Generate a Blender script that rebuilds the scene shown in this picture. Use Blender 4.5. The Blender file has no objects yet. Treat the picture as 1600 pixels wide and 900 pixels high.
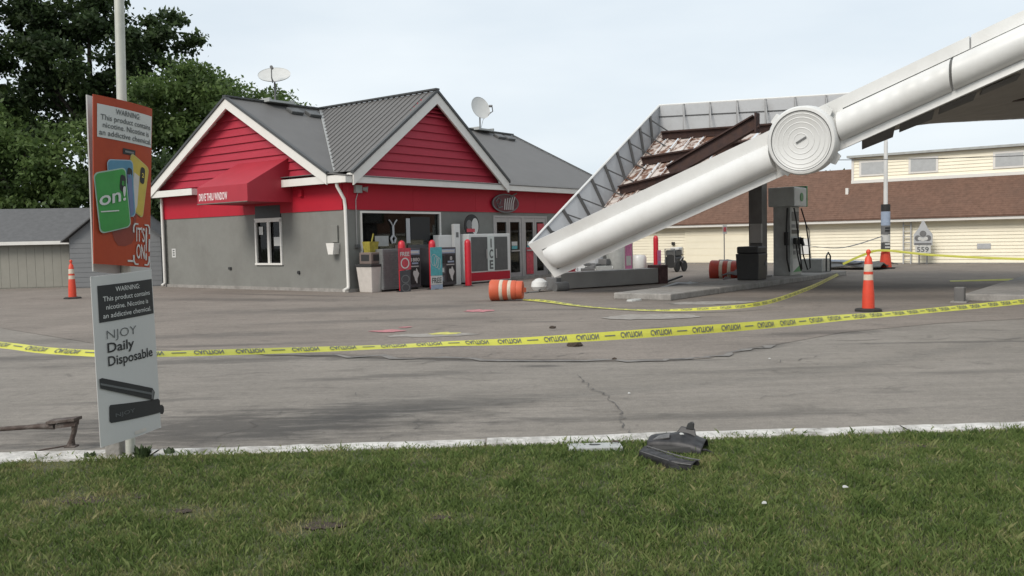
import bpy, bmesh, math, random
import numpy as np
from mathutils import Vector, Matrix

random.seed(7); RNG = np.random.default_rng(7)
S = bpy.context.scene; COL = S.collection
R = math.radians

# ------------------------------------------------------------------ camera
cam = bpy.data.cameras.new('camera'); co = bpy.data.objects.new('camera', cam); COL.objects.link(co)
FPX = 1370.0; PITCH = math.atan(76 / FPX); ROLL = R(1.19); CH = 1.4
cam.sensor_fit = 'HORIZONTAL'; cam.sensor_width = 36.0; cam.lens = FPX / 1600 * 36; cam.clip_end = 2000; cam.clip_start = .05
fw = Vector((0, math.cos(PITCH), -math.sin(PITCH))); r0 = Vector((1, 0, 0)); u0 = Vector((0, math.sin(PITCH), math.cos(PITCH)))
rv = r0 * math.cos(ROLL) - u0 * math.sin(ROLL); uv = r0 * math.sin(ROLL) + u0 * math.cos(ROLL)
M = Matrix((rv, uv, -fw)).transposed().to_4x4(); M.translation = (0, 0, CH); co.matrix_world = M
S.camera = co

# ------------------------------------------------------------------ sky and sun (hazy overcast)
SUN_DIR = Vector((-.62, -.74, .82)).normalized()
w = bpy.data.worlds.new('World'); S.world = w; w.use_nodes = True
wn = w.node_tree.nodes; wl = w.node_tree.links; wn.clear()
sky = wn.new('ShaderNodeTexSky'); sky.sky_type = 'NISHITA'; sky.sun_disc = False
sky.sun_elevation = math.asin(SUN_DIR.z); sky.sun_rotation = math.atan2(SUN_DIR.x, SUN_DIR.y)
sky.air_density = 1.0; sky.dust_density = 3.0; sky.ozone_density = 1.0
tc = wn.new('ShaderNodeTexCoord'); mp = wn.new('ShaderNodeMapping'); mp.inputs['Scale'].default_value = (1.2, 1.2, 4.5)
nz = wn.new('ShaderNodeTexNoise'); nz.inputs['Scale'].default_value = 1.6; nz.inputs['Detail'].default_value = 5
cr = wn.new('ShaderNodeValToRGB'); cr.color_ramp.elements[0].position = .3; cr.color_ramp.elements[1].position = .7
cr.color_ramp.elements[0].color = (6.0, 6.75, 7.4, 1); cr.color_ramp.elements[1].color = (7.8, 8.3, 8.6, 1)
mx = wn.new('ShaderNodeMix'); mx.data_type = 'RGBA'; mx.inputs['Factor'].default_value = .9
bg = wn.new('ShaderNodeBackground'); bg.inputs['Strength'].default_value = .1
out = wn.new('ShaderNodeOutputWorld')
wl.new(tc.outputs['Generated'], mp.inputs['Vector']); wl.new(mp.outputs['Vector'], nz.inputs['Vector'])
wl.new(nz.outputs['Fac'], cr.inputs['Fac']); wl.new(sky.outputs['Color'], mx.inputs['A']); wl.new(cr.outputs['Color'], mx.inputs['B'])
wl.new(mx.outputs['Result'], bg.inputs['Color']); wl.new(bg.outputs['Background'], out.inputs['Surface'])
sl = bpy.data.lights.new('sun', 'SUN'); sl.energy = 2.05; sl.angle = R(24); sl.color = (1, .94, .86)
so = bpy.data.objects.new('sun', sl); COL.objects.link(so); so.rotation_euler = SUN_DIR.to_track_quat('Z', 'Y').to_euler(); so.location = SUN_DIR * 60
S.view_settings.view_transform = 'Standard'; S.view_settings.look = 'None'; S.view_settings.exposure = 0.32; S.view_settings.gamma = 1
S.view_settings.use_curve_mapping = False

# ------------------------------------------------------------------ frames: the forecourt's own grid (x along the storefront, y away from it into the shop)
C0 = Vector((-4.56, 24.67, 0)); RZ = R(52.3)
FX = Vector((math.cos(RZ), math.sin(RZ), 0)); LY = Vector((-math.sin(RZ), math.cos(RZ), 0))
def B(s, l, z=0): return C0 + FX * s + LY * l + Vector((0, 0, z))

# ------------------------------------------------------------------ materials
MATS = {}
def mat(name, col, rough=.6, metal=0, var=.12, scale=6, bump=0, bscale=60, dirt=None, dirt_amt=.5, dscale=2.0, spec=.5, stretch=None, coat=0):
    if name in MATS: return MATS[name]
    m = bpy.data.materials.new(name); m.use_nodes = True; n = m.node_tree.nodes; k = m.node_tree.links
    b = n['Principled BSDF']; b.inputs['Roughness'].default_value = rough; b.inputs['Metallic'].default_value = metal
    b.inputs['Specular IOR Level'].default_value = spec
    if coat: b.inputs['Coat Weight'].default_value = coat
    t = n.new('ShaderNodeTexCoord'); vec = t.outputs['Object']
    if stretch:
        mpn = n.new('ShaderNodeMapping'); mpn.inputs['Scale'].default_value = stretch; k.new(vec, mpn.inputs['Vector']); vec = mpn.outputs['Vector']
    a = n.new('ShaderNodeTexNoise'); a.inputs['Scale'].default_value = scale; a.inputs['Detail'].default_value = 6; a.inputs['Roughness'].default_value = .65
    k.new(vec, a.inputs['Vector'])
    rp = n.new('ShaderNodeMapRange'); rp.inputs['From Min'].default_value = .3; rp.inputs['From Max'].default_value = .7
    rp.inputs['To Min'].default_value = 1 - var; rp.inputs['To Max'].default_value = 1 + var; k.new(a.outputs['Fac'], rp.inputs['Value'])
    mu = n.new('ShaderNodeVectorMath'); mu.operation = 'SCALE'; mu.inputs[0].default_value = col[:3]; k.new(rp.outputs['Result'], mu.inputs['Scale'])
    c = mu.outputs['Vector']
    if dirt:
        d = n.new('ShaderNodeTexNoise'); d.inputs['Scale'].default_value = dscale; d.inputs['Detail'].default_value = 8; d.inputs['Roughness'].default_value = .7
        k.new(vec, d.inputs['Vector'])
        dr = n.new('ShaderNodeMapRange'); dr.inputs['From Min'].default_value = .45; dr.inputs['From Max'].default_value = .68
        dr.inputs['To Max'].default_value = dirt_amt; k.new(d.outputs['Fac'], dr.inputs['Value'])
        mm = n.new('ShaderNodeMix'); mm.data_type = 'RGBA'; mm.inputs['B'].default_value = (*dirt[:3], 1)
        k.new(dr.outputs['Result'], mm.inputs['Factor']); k.new(c, mm.inputs['A']); c = mm.outputs['Result']
    k.new(c, b.inputs['Base Color'])
    if bump:
        bn = n.new('ShaderNodeTexNoise'); bn.inputs['Scale'].default_value = bscale; bn.inputs['Detail'].default_value = 4
        k.new(vec, bn.inputs['Vector']); bu = n.new('ShaderNodeBump'); bu.inputs['Strength'].default_value = bump; bu.inputs['Distance'].default_value = .02
        k.new(bn.outputs['Fac'], bu.inputs['Height']); k.new(bu.outputs['Normal'], b.inputs['Normal'])
    MATS[name] = m; return m

GREY = (.12, .12, .12)
m_wall = mat('wall_paint_grey', (.188, .188, .172), .75, var=.06, scale=2.5, bump=.15, bscale=40, dirt=(.135, .13, .118), dirt_amt=.5, dscale=.9)
m_red = mat('red_panel', (.40, .013, .029), .55, var=.07, scale=2, dirt=(.34, .011, .022), dirt_amt=.25, spec=.25)
m_clap = mat('red_clapboard_paint', (.375, .031, .053), .55, var=.08, scale=3, stretch=(1, 1, 6), dirt=(.34, .018, .034), dirt_amt=.3, bump=.06, spec=.25)
m_trim = mat('white_trim', (.70, .68, .64), .5, var=.05, scale=3, dirt=(.45, .43, .39), dirt_amt=.35, dscale=3)
m_roof = mat('grey_metal_roof', (.135, .130, .126), .55, .0, var=.06, scale=1.4, spec=.3, dirt=(.115, .110, .106), dirt_amt=.35, dscale=.8)
m_roofe = mat('roof_edge_metal', (.06, .062, .062), .45, .2)
m_conc = mat('concrete', (.28, .265, .245), .85, var=.15, scale=7, bump=.4, bscale=50, dirt=(.14, .13, .12), dirt_amt=.6, dscale=3)
m_kerb = mat('painted_kerb', (.56, .54, .51), .85, var=.22, scale=9, bump=.5, bscale=40, dirt=(.19, .175, .155), dirt_amt=.95, dscale=5)
m_white = mat('white_enamel', (.66, .66, .645), .36, var=.03, scale=2, dirt=(.50, .49, .455), dirt_amt=.35, dscale=1.1)
m_fasin = mat('fascia_back_sheet', (.44, .45, .46), .55, .1, var=.1, scale=2, dirt=(.28, .28, .28), dirt_amt=.5)
m_strut = mat('strut_steel', (.085, .085, .085), .55, .3, var=.15)
m_rust = mat('rusted_steel', (.040, .021, .018), .8, .1, var=.3, scale=5, bump=.3, dirt=(.075, .034, .02), dirt_amt=.5, dscale=4)
m_deck = mat('peeling_deck', (.52, .46, .42), .75, var=.2, scale=3, dirt=(.14, .065, .038), dirt_amt=1.0, dscale=2.6, bump=.2)
_n = m_deck.node_tree.nodes
for _x in _n:
    if _x.type == 'MAP_RANGE' and abs(_x.inputs['From Min'].default_value - .45) < 1e-4: _x.inputs['From Min'].default_value = .47; _x.inputs['From Max'].default_value = .54
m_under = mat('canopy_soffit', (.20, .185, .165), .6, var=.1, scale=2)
m_dark = mat('dark_plastic', (.022, .022, .022), .5, var=.2)
m_black = mat('black_print', (.02, .02, .02), .6, var=.05)
m_glass = mat('dark_glass', (.018, .02, .022), .06, spec=.6, var=.1, scale=1)
m_alu = mat('aluminium_frame', (.36, .35, .35), .4, .4, var=.08)
m_bollard = mat('red_bollard_paint', (.50, .014, .028), .4, var=.08, dirt=(.3, .02, .03), dirt_amt=.4, dscale=8)
m_orange = mat('orange_plastic', (.62, .055, .022), .5, var=.08, dirt=(.4, .05, .03), dirt_amt=.4, dscale=7)
m_drum = mat('faded_orange_plastic', (.55, .105, .045), .55, var=.12, dirt=(.36, .08, .045), dirt_amt=.5, dscale=6)
m_refl = mat('reflective_white', (.58, .50, .40), .45, var=.1, dirt=(.35, .25, .18), dirt_amt=.4, dscale=9)
m_rubber = mat('black_rubber', (.025, .024, .023), .8, var=.2)
m_pole = mat('galvanised_pole', (.50, .50, .45), .5, .15, var=.08, scale=8, dirt=(.3, .29, .25), dirt_amt=.4, dscale=6)
m_coro = mat('white_corrugated_plastic', (.47, .465, .45), .45, var=.03, scale=2, dirt=(.33, .325, .31), dirt_amt=.25, dscale=2)
m_osign = mat('orange_print', (.36, .055, .020), .5, var=.08, scale=4, spec=.3, dirt=(.26, .034, .02), dirt_amt=.5, dscale=3)
m_oedge = mat('dark_orange_print', (.20, .030, .016), .45, var=.1)
m_green = mat('green_print', (.035, .24, .045), .45, var=.15, scale=6)
m_blue = mat('blue_print', (.07, .20, .30), .45, var=.15, scale=6)
m_yellow = mat('yellow_print', (.48, .36, .06), .45, var=.15, scale=6)
m_ink = mat('grey_ink', (.10, .105, .105), .6, var=.05)
m_wprint = mat('white_print', (.52, .52, .50), .5, var=.04)
m_tape = mat('yellow_tape', (.50, .49, .06), .4, var=.08, scale=4)
m_siding = mat('cream_vinyl_siding', (.84, .78, .62), .5, var=.04, scale=1.2, dirt=(.72, .66, .52), dirt_amt=.3, dscale=.8)
m_shing = mat('brown_shingles', (.158, .093, .068), .9, spec=.2, var=.22, scale=5, bump=.4, bscale=18, dirt=(.122, .078, .06), dirt_amt=.6, dscale=.7, stretch=(1, 1, 1))
m_shed = mat('beige_shed_siding', (.255, .245, .21), .7, var=.06, scale=2)
m_shedg = mat('blue_grey_siding', (.17, .175, .18), .7, var=.06, scale=2)
m_shroof = mat('dark_shingle', (.10, .10, .102), .85, var=.15, scale=6)
m_cab = mat('charcoal_cabinet', (.055, .053, .058), .5, var=.15)
m_grill = mat('grey_mesh', (.14, .14, .14), .6, var=.15, scale=12)
m_teal = mat('teal_print', (.08, .33, .36), .45, var=.25, scale=10)
m_lblue = mat('pale_blue_print', (.30, .36, .46), .5, var=.1)
m_pink = mat('pink_print', (.55, .16, .33), .5, var=.3, scale=7)
m_redp = mat('faded_red_print', (.46, .05, .07), .5, var=.3, scale=9)
m_graphite = mat('graphite_panel', (.082, .084, .084), .5, var=.15, scale=5)
m_bin = mat('cream_plastic_bin', (.50, .46, .42), .5, var=.08, dirt=(.3, .27, .24), dirt_amt=.4)
m_brown = mat('brown_plastic', (.15, .115, .10), .5, var=.15)
m_gold = mat('dark_yellow_plastic', (.26, .22, .03), .5, var=.3, scale=9)
m_pump = mat('pump_grey', (.38, .39, .375), .45, .1, var=.12, scale=5, dirt=(.16, .16, .155), dirt_amt=.4)
m_pgreen = mat('pump_green', (.03, .22, .07), .4, var=.15)
m_iron = mat('rusty_iron', (.07, .05, .042), .75, .3, var=.35, scale=14, dirt=(.28, .26, .24), dirt_amt=.5, dscale=9, bump=.3)
m_bump = mat('scuffed_black_plastic', (.016, .015, .016), .5, var=.3, scale=7, dirt=(.065, .06, .062), dirt_amt=.4, dscale=14)
m_litter = mat('white_litter', (.42, .42, .40), .6)
m_dirt = mat('brown_dirt', (.050, .036, .026), .95, var=.35, scale=30, bump=.6)
m_bark = mat('bark', (.055, .045, .036), .9, var=.3, scale=8, bump=.6)
m_wire = mat('wire', (.05, .05, .05), .6)
m_paint_p = mat('pink_marking_paint', (.42, .17, .18), .8, var=.25, scale=14)
m_paint_y = mat('yellow_marking_paint', (.50, .47, .12), .8, var=.3, scale=14)
m_patch = mat('pale_concrete_patch', (.285, .262, .235), .9, var=.25, scale=9, dirt=(.205, .185, .165), dirt_amt=.85, dscale=4)
m_crack = mat('crack_filler', (.095, .088, .082), .9, var=.3, scale=9)
m_dish = mat('dish_grey', (.52, .52, .50), .5, var=.06)
m_beam = mat('grey_painted_column', (.30, .29, .275), .5, .05, var=.12, scale=4, dirt=(.19, .18, .17), dirt_amt=.5)
m_coldk = mat('dark_column_paint', (.115, .11, .105), .5, .05, var=.15, scale=4)

def attr_mat(name, c0, c1, c2, rough=.6, trans=.0):
    m = bpy.data.materials.new(name); m.use_nodes = True; n = m.node_tree.nodes; k = m.node_tree.links; b = n['Principled BSDF']
    at = n.new('ShaderNodeAttribute'); at.attribute_name = 'tone'; rp = n.new('ShaderNodeValToRGB')
    rp.color_ramp.elements[0].color = (*c0, 1); rp.color_ramp.elements[1].color = (*c2, 1); e = rp.color_ramp.elements.new(.5); e.color = (*c1, 1)
    k.new(at.outputs['Fac'], rp.inputs['Fac']); k.new(rp.outputs['Color'], b.inputs['Base Color']); b.inputs['Roughness'].default_value = rough
    b.inputs['Specular IOR Level'].default_value = .25
    if trans:
        tr = n.new('ShaderNodeBsdfTranslucent'); k.new(rp.outputs['Color'], tr.inputs['Color']); ms = n.new('ShaderNodeMixShader'); ms.inputs[0].default_value = trans
        k.new(b.outputs[0], ms.inputs[1]); k.new(tr.outputs[0], ms.inputs[2]); k.new(ms.outputs[0], n['Material Output'].inputs['Surface'])
    return m
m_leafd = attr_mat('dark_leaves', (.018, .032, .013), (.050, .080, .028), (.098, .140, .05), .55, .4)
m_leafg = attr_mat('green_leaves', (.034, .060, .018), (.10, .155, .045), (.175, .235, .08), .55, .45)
m_blade = attr_mat('grass_blades', (.055, .092, .024), (.140, .190, .056), (.29, .26, .13), .6, .35)

# ------------------------------------------------------------------ mesh helpers
class MB:
    def __init__(s): s.v = []; s.f = []
    def add(s, vs, fs):
        o = len(s.v); s.v += [tuple(p) for p in vs]; s.f += [tuple(i + o for i in q) for q in fs]; return s
    def box(s, x0, x1, y0, y1, z0, z1):
        return s.add([(x0, y0, z0), (x1, y0, z0), (x1, y1, z0), (x0, y1, z0), (x0, y0, z1), (x1, y0, z1), (x1, y1, z1), (x0, y1, z1)],
                     [(0, 3, 2, 1), (4, 5, 6, 7), (0, 1, 5, 4), (1, 2, 6, 5), (2, 3, 7, 6), (3, 0, 4, 7)])
    def poly(s, pts): return s.add(pts, [tuple(range(len(pts)))])
    def slab(s, pts, d):                      # polygon extruded by vector d
        n = len(pts); d = Vector(d); a = [Vector(p) for p in pts]
        return s.add(a + [p + d for p in a], [tuple(range(n))[::-1], tuple(range(n, 2 * n))] + [(i, (i + 1) % n, n + (i + 1) % n, n + i) for i in range(n)])
    def bar(s, p, q, wd, ht, up=(0, 0, 1)):   # rectangular bar from p to q
        p = Vector(p); q = Vector(q); d = (q - p).normalized(); u = Vector(up); sd = d.cross(u)
        if sd.length < 1e-4: sd = d.cross(Vector((1, 0, 0)))
        sd.normalize(); u = sd.cross(d).normalized(); a = sd * wd / 2; b = u * ht / 2
        return s.add([p - a - b, p + a - b, p + a + b, p - a + b, q - a - b, q + a - b, q + a + b, q - a + b],
                     [(0, 3, 2, 1), (4, 5, 6, 7), (0, 1, 5, 4), (1, 2, 6, 5), (2, 3, 7, 6), (3, 0, 4, 7)])
    def cyl(s, p, q, ra, rb=None, n=14, cap=True):
        rb = ra if rb is None else rb; p = Vector(p); q = Vector(q); d = (q - p).normalized()
        u = d.orthogonal().normalized(); t = d.cross(u); vs = []
        for c, r in ((p, ra), (q, rb)):
            for i in range(n): a = 2 * math.pi * i / n; vs.append(c + (u * math.cos(a) + t * math.sin(a)) * r)
        fs = [(i, (i + 1) % n, n + (i + 1) % n, n + i) for i in range(n)]
        if cap: fs += [tuple(range(n))[::-1], tuple(range(n, 2 * n))]
        return s.add(vs, fs)
    def tube(s, pts, r, n=8):
        pts = [Vector(p) for p in pts]; rs = r if isinstance(r, (list, tuple)) else [r] * len(pts); o = []; prev = None
        for i, p in enumerate(pts):
            d = (pts[min(i + 1, len(pts) - 1)] - pts[max(i - 1, 0)]).normalized()
            u = d.orthogonal().normalized() if prev is None else (prev - d * prev.dot(d)).normalized(); prev = u; t = d.cross(u)
            o += [p + (u * math.cos(2 * math.pi * k / n) + t * math.sin(2 * math.pi * k / n)) * rs[i] for k in range(n)]
        fs = [(i * n + k, i * n + (k + 1) % n, (i + 1) * n + (k + 1) % n, (i + 1) * n + k) for i in range(len(pts) - 1) for k in range(n)]
        fs += [tuple(range(n))[::-1], tuple(range((len(pts) - 1) * n, len(pts) * n))]
        return s.add(o, fs)
    def lathe(s, prof, n=20, c=(0, 0, 0), sx=1, sy=1):
        o = [(c[0] + r * math.cos(2 * math.pi * k / n) * sx, c[1] + r * math.sin(2 * math.pi * k / n) * sy, c[2] + z) for r, z in prof for k in range(n)]
        fs = [(i * n + k, i * n + (k + 1) % n, (i + 1) * n + (k + 1) % n, (i + 1) * n + k) for i in range(len(prof) - 1) for k in range(n)]
        fs += [tuple(range(n))[::-1], tuple(range((len(prof) - 1) * n, len(prof) * n))]
        return s.add(o, fs)
    def grid(s, rows):                        # rows of points -> quads
        nr = len(rows); nc = len(rows[0])
        return s.add([p for r in rows for p in r], [(i * nc + j, i * nc + j + 1, (i + 1) * nc + j + 1, (i + 1) * nc + j) for i in range(nr - 1) for j in range(nc - 1)])
    def xf(s, m): s.v = [tuple(m @ Vector(p)) for p in s.v]; return s
    def build(s, name, m, parent=None, smooth=False, bevel=0, loc=None, rz=None, kind=None, fix=True):
        me = bpy.data.meshes.new(name); me.from_pydata(s.v, [], s.f); me.update()
        if fix and len(s.f) < 20000:
            bm = bmesh.new(); bm.from_mesh(me); bmesh.ops.recalc_face_normals(bm, faces=bm.faces); bm.to_mesh(me); bm.free()
        me.materials.append(m); o = bpy.data.objects.new(name, me); COL.objects.link(o)
        if smooth:
            for p in me.polygons: p.use_smooth = True
            me.set_sharp_from_angle(angle=R(40))
        if bevel:
            b = o.modifiers.new('bevel', 'BEVEL'); b.width = bevel; b.segments = 2; b.limit_method = 'ANGLE'; b.angle_limit = R(40)
        if parent: o.parent = parent
        if loc is not None: o.location = loc
        if rz is not None: o.rotation_euler = (0, 0, rz)
        if kind: o['kind'] = kind
        return o
def tag(o, label, cat, group=None):
    o['label'] = label; o['category'] = cat
    if group: o['group'] = group
    return o
def thing(name, label, cat, loc=(0, 0, 0), rz=0, group=None):
    o = bpy.data.objects.new(name, None); o.empty_display_size = .2; COL.objects.link(o); o.location = loc; o.rotation_euler = (0, 0, rz)
    return tag(o, label, cat, group)
def gthing(name, label, cat, s, l, z=0, rz=0, group=None): return thing(name, label, cat, B(s, l, z), RZ + rz, group)
def box(parent, name, m, x0, x1, y0, y1, z0, z1, bevel=0): return MB().box(x0, x1, y0, y1, z0, z1).build(name, m, parent, bevel=bevel)
def copy_tree(o, parent=None):
    c = o.copy(); COL.objects.link(c); c.parent = parent
    for ch in list(o.children): copy_tree(ch, c)
    return c
_tc = {}
def text_geo(txt, size=1.0, bold=0.0):        # flat lettering outline as (verts2d, faces), origin left/baseline
    key = (txt, size, bold)
    if key in _tc: return _tc[key]
    cu = bpy.data.curves.new('lettering', 'FONT'); cu.body = txt; cu.size = size; cu.offset = bold; cu.resolution_u = 3; cu.fill_mode = 'FRONT'
    ob = bpy.data.objects.new('lettering', cu); COL.objects.link(ob)
    dg = bpy.context.evaluated_depsgraph_get(); me = bpy.data.meshes.new_from_object(ob.evaluated_get(dg))
    vs = [(v.co.x, v.co.y) for v in me.vertices]; fs = [tuple(p.vertices) for p in me.polygons]
    bpy.data.objects.remove(ob); bpy.data.curves.remove(cu); bpy.data.meshes.remove(me)
    _tc[key] = (vs, fs); return vs, fs
def text_on(mapf, txt, u0, v0, width, height, align='c', bold=0.0, flipv=False, mb=None):
    """lettering fitted into width x height (cap height), placed through mapf(u, v)"""
    vs, fs = text_geo(txt, 1.0, bold); xs = [p[0] for p in vs]; x0 = min(xs); x1 = max(xs)
    kx = width / (x1 - x0); ky = height / .69; mb = mb or MB()
    off = {'l': 0, 'c': -width / 2, 'r': -width}[align]
    mb.add([mapf(u0 + off + (x - x0) * kx, v0 + ((.69 - y) if flipv else y) * ky) for x, y in vs], fs); return mb
def flat_text(parent, txt, m, org, ex, ey, width, height, align='c', bold=0.0, name='lettering'):
    org = Vector(org); ex = Vector(ex); ey = Vector(ey)
    return text_on(lambda u, v: org + ex * u + ey * v, txt, 0, 0, width, height, align, bold).build(name, m, parent, fix=False)

# ================================================================== GROUND
def stain_nodes(n, k, vec, c, stains):
    nz_ = n.new('ShaderNodeTexNoise'); nz_.inputs['Scale'].default_value = 4.6; nz_.inputs['Detail'].default_value = 10; nz_.inputs['Roughness'].default_value = .74
    stm = n.new('ShaderNodeMapping'); stm.inputs['Scale'].default_value = (.42, 1.7, 1); k.new(vec, stm.inputs['Vector']); k.new(stm.outputs['Vector'], nz_.inputs['Vector'])
    for (cx, cy, rx, ry, rot, col, amt) in stains:
        mpn = n.new('ShaderNodeMapping'); mpn.vector_type = 'TEXTURE'; mpn.inputs['Location'].default_value = (cx, cy, 0); mpn.inputs['Rotation'].default_value = (0, 0, R(rot)); mpn.inputs['Scale'].default_value = (rx, ry, 1)
        k.new(vec, mpn.inputs['Vector']); ln = n.new('ShaderNodeVectorMath'); ln.operation = 'LENGTH'; k.new(mpn.outputs['Vector'], ln.inputs[0])
        ad = n.new('ShaderNodeMath'); ad.operation = 'MULTIPLY_ADD'; ad.inputs[1].default_value = -3.6; k.new(nz_.outputs['Fac'], ad.inputs[0]); k.new(ln.outputs['Value'], ad.inputs[2])
        mr = n.new('ShaderNodeMapRange'); mr.inputs['From Min'].default_value = -.75; mr.inputs['From Max'].default_value = -1.5; mr.inputs['To Min'].default_value = 0; mr.inputs['To Max'].default_value = amt
        k.new(ad.outputs[0], mr.inputs['Value']); mm = n.new('ShaderNodeMix'); mm.data_type = 'RGBA'; mm.inputs['B'].default_value = (*col, 1)
        k.new(mr.outputs['Result'], mm.inputs['Factor']); k.new(c, mm.inputs['A']); c = mm.outputs['Result']
    return c
def asphalt(name, col, stains, warm=0):
    m = bpy.data.materials.new(name); m.use_nodes = True; n = m.node_tree.nodes; k = m.node_tree.links; b = n['Principled BSDF']; b.inputs['Roughness'].default_value = .88; b.inputs['Specular IOR Level'].default_value = .3
    t = n.new('ShaderNodeTexCoord'); vec = t.outputs['Object']
    def noise(sc, det, lo, hi, v=None, rough=.6):
        a = n.new('ShaderNodeTexNoise'); a.inputs['Scale'].default_value = sc; a.inputs['Detail'].default_value = det; a.inputs['Roughness'].default_value = rough; k.new(v or vec, a.inputs['Vector'])
        r = n.new('ShaderNodeMapRange'); r.inputs['From Min'].default_value = .3; r.inputs['From Max'].default_value = .7; r.inputs['To Min'].default_value = lo; r.inputs['To Max'].default_value = hi; k.new(a.outputs['Fac'], r.inputs['Value']); return r.outputs['Result'], a
    f1, a1 = noise(75, 4, .72, 1.28, None, .8); f2, a2 = noise(.55, 7, .86, 1.13)
    ms = n.new('ShaderNodeMapping'); ms.inputs['Scale'].default_value = (.35, 2.2, 1); ms.inputs['Rotation'].default_value = (0, 0, R(-8)); k.new(vec, ms.inputs['Vector'])
    f3, a3 = noise(2.6, 10, .82, 1.14, ms.outputs['Vector'], .75); f4, a4 = noise(14, 6, .86, 1.13, None, .7)
    p = f1
    for q in (f2, f3, f4):
        mu = n.new('ShaderNodeMath'); mu.operation = 'MULTIPLY'; k.new(p, mu.inputs[0]); k.new(q, mu.inputs[1]); p = mu.outputs[0]
    for nsc, lo_, hi_, dk_ in ((2.1, .60, .72, .70), (7.5, .63, .72, .72)):
        a5 = n.new('ShaderNodeTexNoise'); a5.inputs['Scale'].default_value = nsc; a5.inputs['Detail'].default_value = 5; a5.inputs['Roughness'].default_value = .6; a5.inputs['Distortion'].default_value = .6; k.new(vec, a5.inputs['Vector'])
        r5 = n.new('ShaderNodeMapRange'); r5.inputs['From Min'].default_value = lo_; r5.inputs['From Max'].default_value = hi_; r5.inputs['To Min'].default_value = 1; r5.inputs['To Max'].default_value = dk_; k.new(a5.outputs['Fac'], r5.inputs['Value'])
        m5 = n.new('ShaderNodeMath'); m5.operation = 'MULTIPLY'; k.new(p, m5.inputs[0]); k.new(r5.outputs['Result'], m5.inputs[1]); p = m5.outputs[0]
    sc = n.new('ShaderNodeVectorMath'); sc.operation = 'SCALE'; sc.inputs[0].default_value = col; k.new(p, sc.inputs['Scale']); c = sc.outputs['Vector']
    c = stain_nodes(n, k, vec, c, stains); k.new(c, b.inputs['Base Color'])
    bu = n.new('ShaderNodeBump'); bu.inputs['Strength'].default_value = .35; bu.inputs['Distance'].default_value = .01; k.new(a1.outputs['Fac'], bu.inputs['Height']); k.new(bu.outputs['Normal'], b.inputs['Normal'])
    return m
DK = (.058, .053, .049); DK2 = (.075, .069, .063)
stains = [(-2.2, 6.70, 2.2, .80, 4, DK, .72), (-.95, 7.35, 1.5, .45, 9, DK2, .6), (-1.3, 10.42, 1.5, .22, -15, DK, .6), (.35, 10.02, 1.2, .16, -9, DK, .65), (-2.9, 11.1, 1.3, .25, -22, DK, .55), (1.75, 9.8, .8, .12, 2, DK, .5), (3.0, 10.7, 1.0, .16, 42, DK2, .5), (-3.6, 10.6, 2.4, .35, 5, DK2, .6), (-5.2, 13.5, 3.2, .5, 8, DK2, .5),
          (-3.2, 18.5, 4.5, .9, 6, DK2, .55), (-7, 22.4, 4.5, .7, -20, DK, .5), (.28, 9.6, .28, .12, 0, DK, .7), (4.3, 12.2, 1.4, .3, 10, DK, .6), (2.7, 13.4, .8, .2, 5, DK2, .6),
          (-.9, 11.6, .6, .2, 0, DK, .6), (3.3, 7.6, .35, .1, 4, DK2, .4), (6.9, 18.6, 5.5, 1.2, -4, DK2, .5), (11, 22, 6, 1.2, -10, DK2, .45), (6.0, 10.9, 2.2, .12, -3, DK, .55),
          (-4.0, 12.2, 1.6, .2, 4, DK, .55), (.6, 14.7, .5, .12, 0, DK, .6), (-.2, 20.0, 1.6, .5, 0, DK, .5), (-1.2, 9.1, 1.3, .22, 9, DK2, .55), (1.4, 6.75, 2.4, .16, 2, DK2, .5), (-6.5, 11.2, 2.6, .35, 6, DK2, .6), (-3.4, 7.9, .9, .12, 5, DK2, .5), (2.6, 9.0, 1.6, .12, 8, DK2, .4), (-2.2, 15.6, 2.6, .35, 4, DK2, .5), (4.8, 8.6, 1.8, .14, 3, DK2, .4), (1.2, 17.2, 2.2, .3, 0, DK2, .5), (-6.2, 24.0, 3.6, .25, -32, DK, .6)]
m_asph = asphalt('worn_asphalt', (.220, .198, .173), stains)
m_apron = asphalt('forecourt_concrete', (.210, .181, .156), stains)
MB().poly([(-260, -60, -.03), (260, -60, -.03), (260, 420, -.03), (-260, 420, -.03)]).build('ground', mat('verge_soil', (.06, .075, .03), .9, var=.3, scale=.5), kind='structure')
def kerb_y(x): return 5.80 + .0445 * x + .006 * max(0, -x - 2.2)
xs = [-60, -20, -10, -7, -5, -3, -1, 1, 3, 5, 7, 10, 20, 60]
lot = MB().grid([[(x, (kerb_y(x) + .1) if abs(x) < 12 else kerb_y(math.copysign(12, x)) + .1, 0) for x in xs], [(x, 62, 0) for x in xs]]).build('parking_lot', m_asph, kind='structure')
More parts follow.
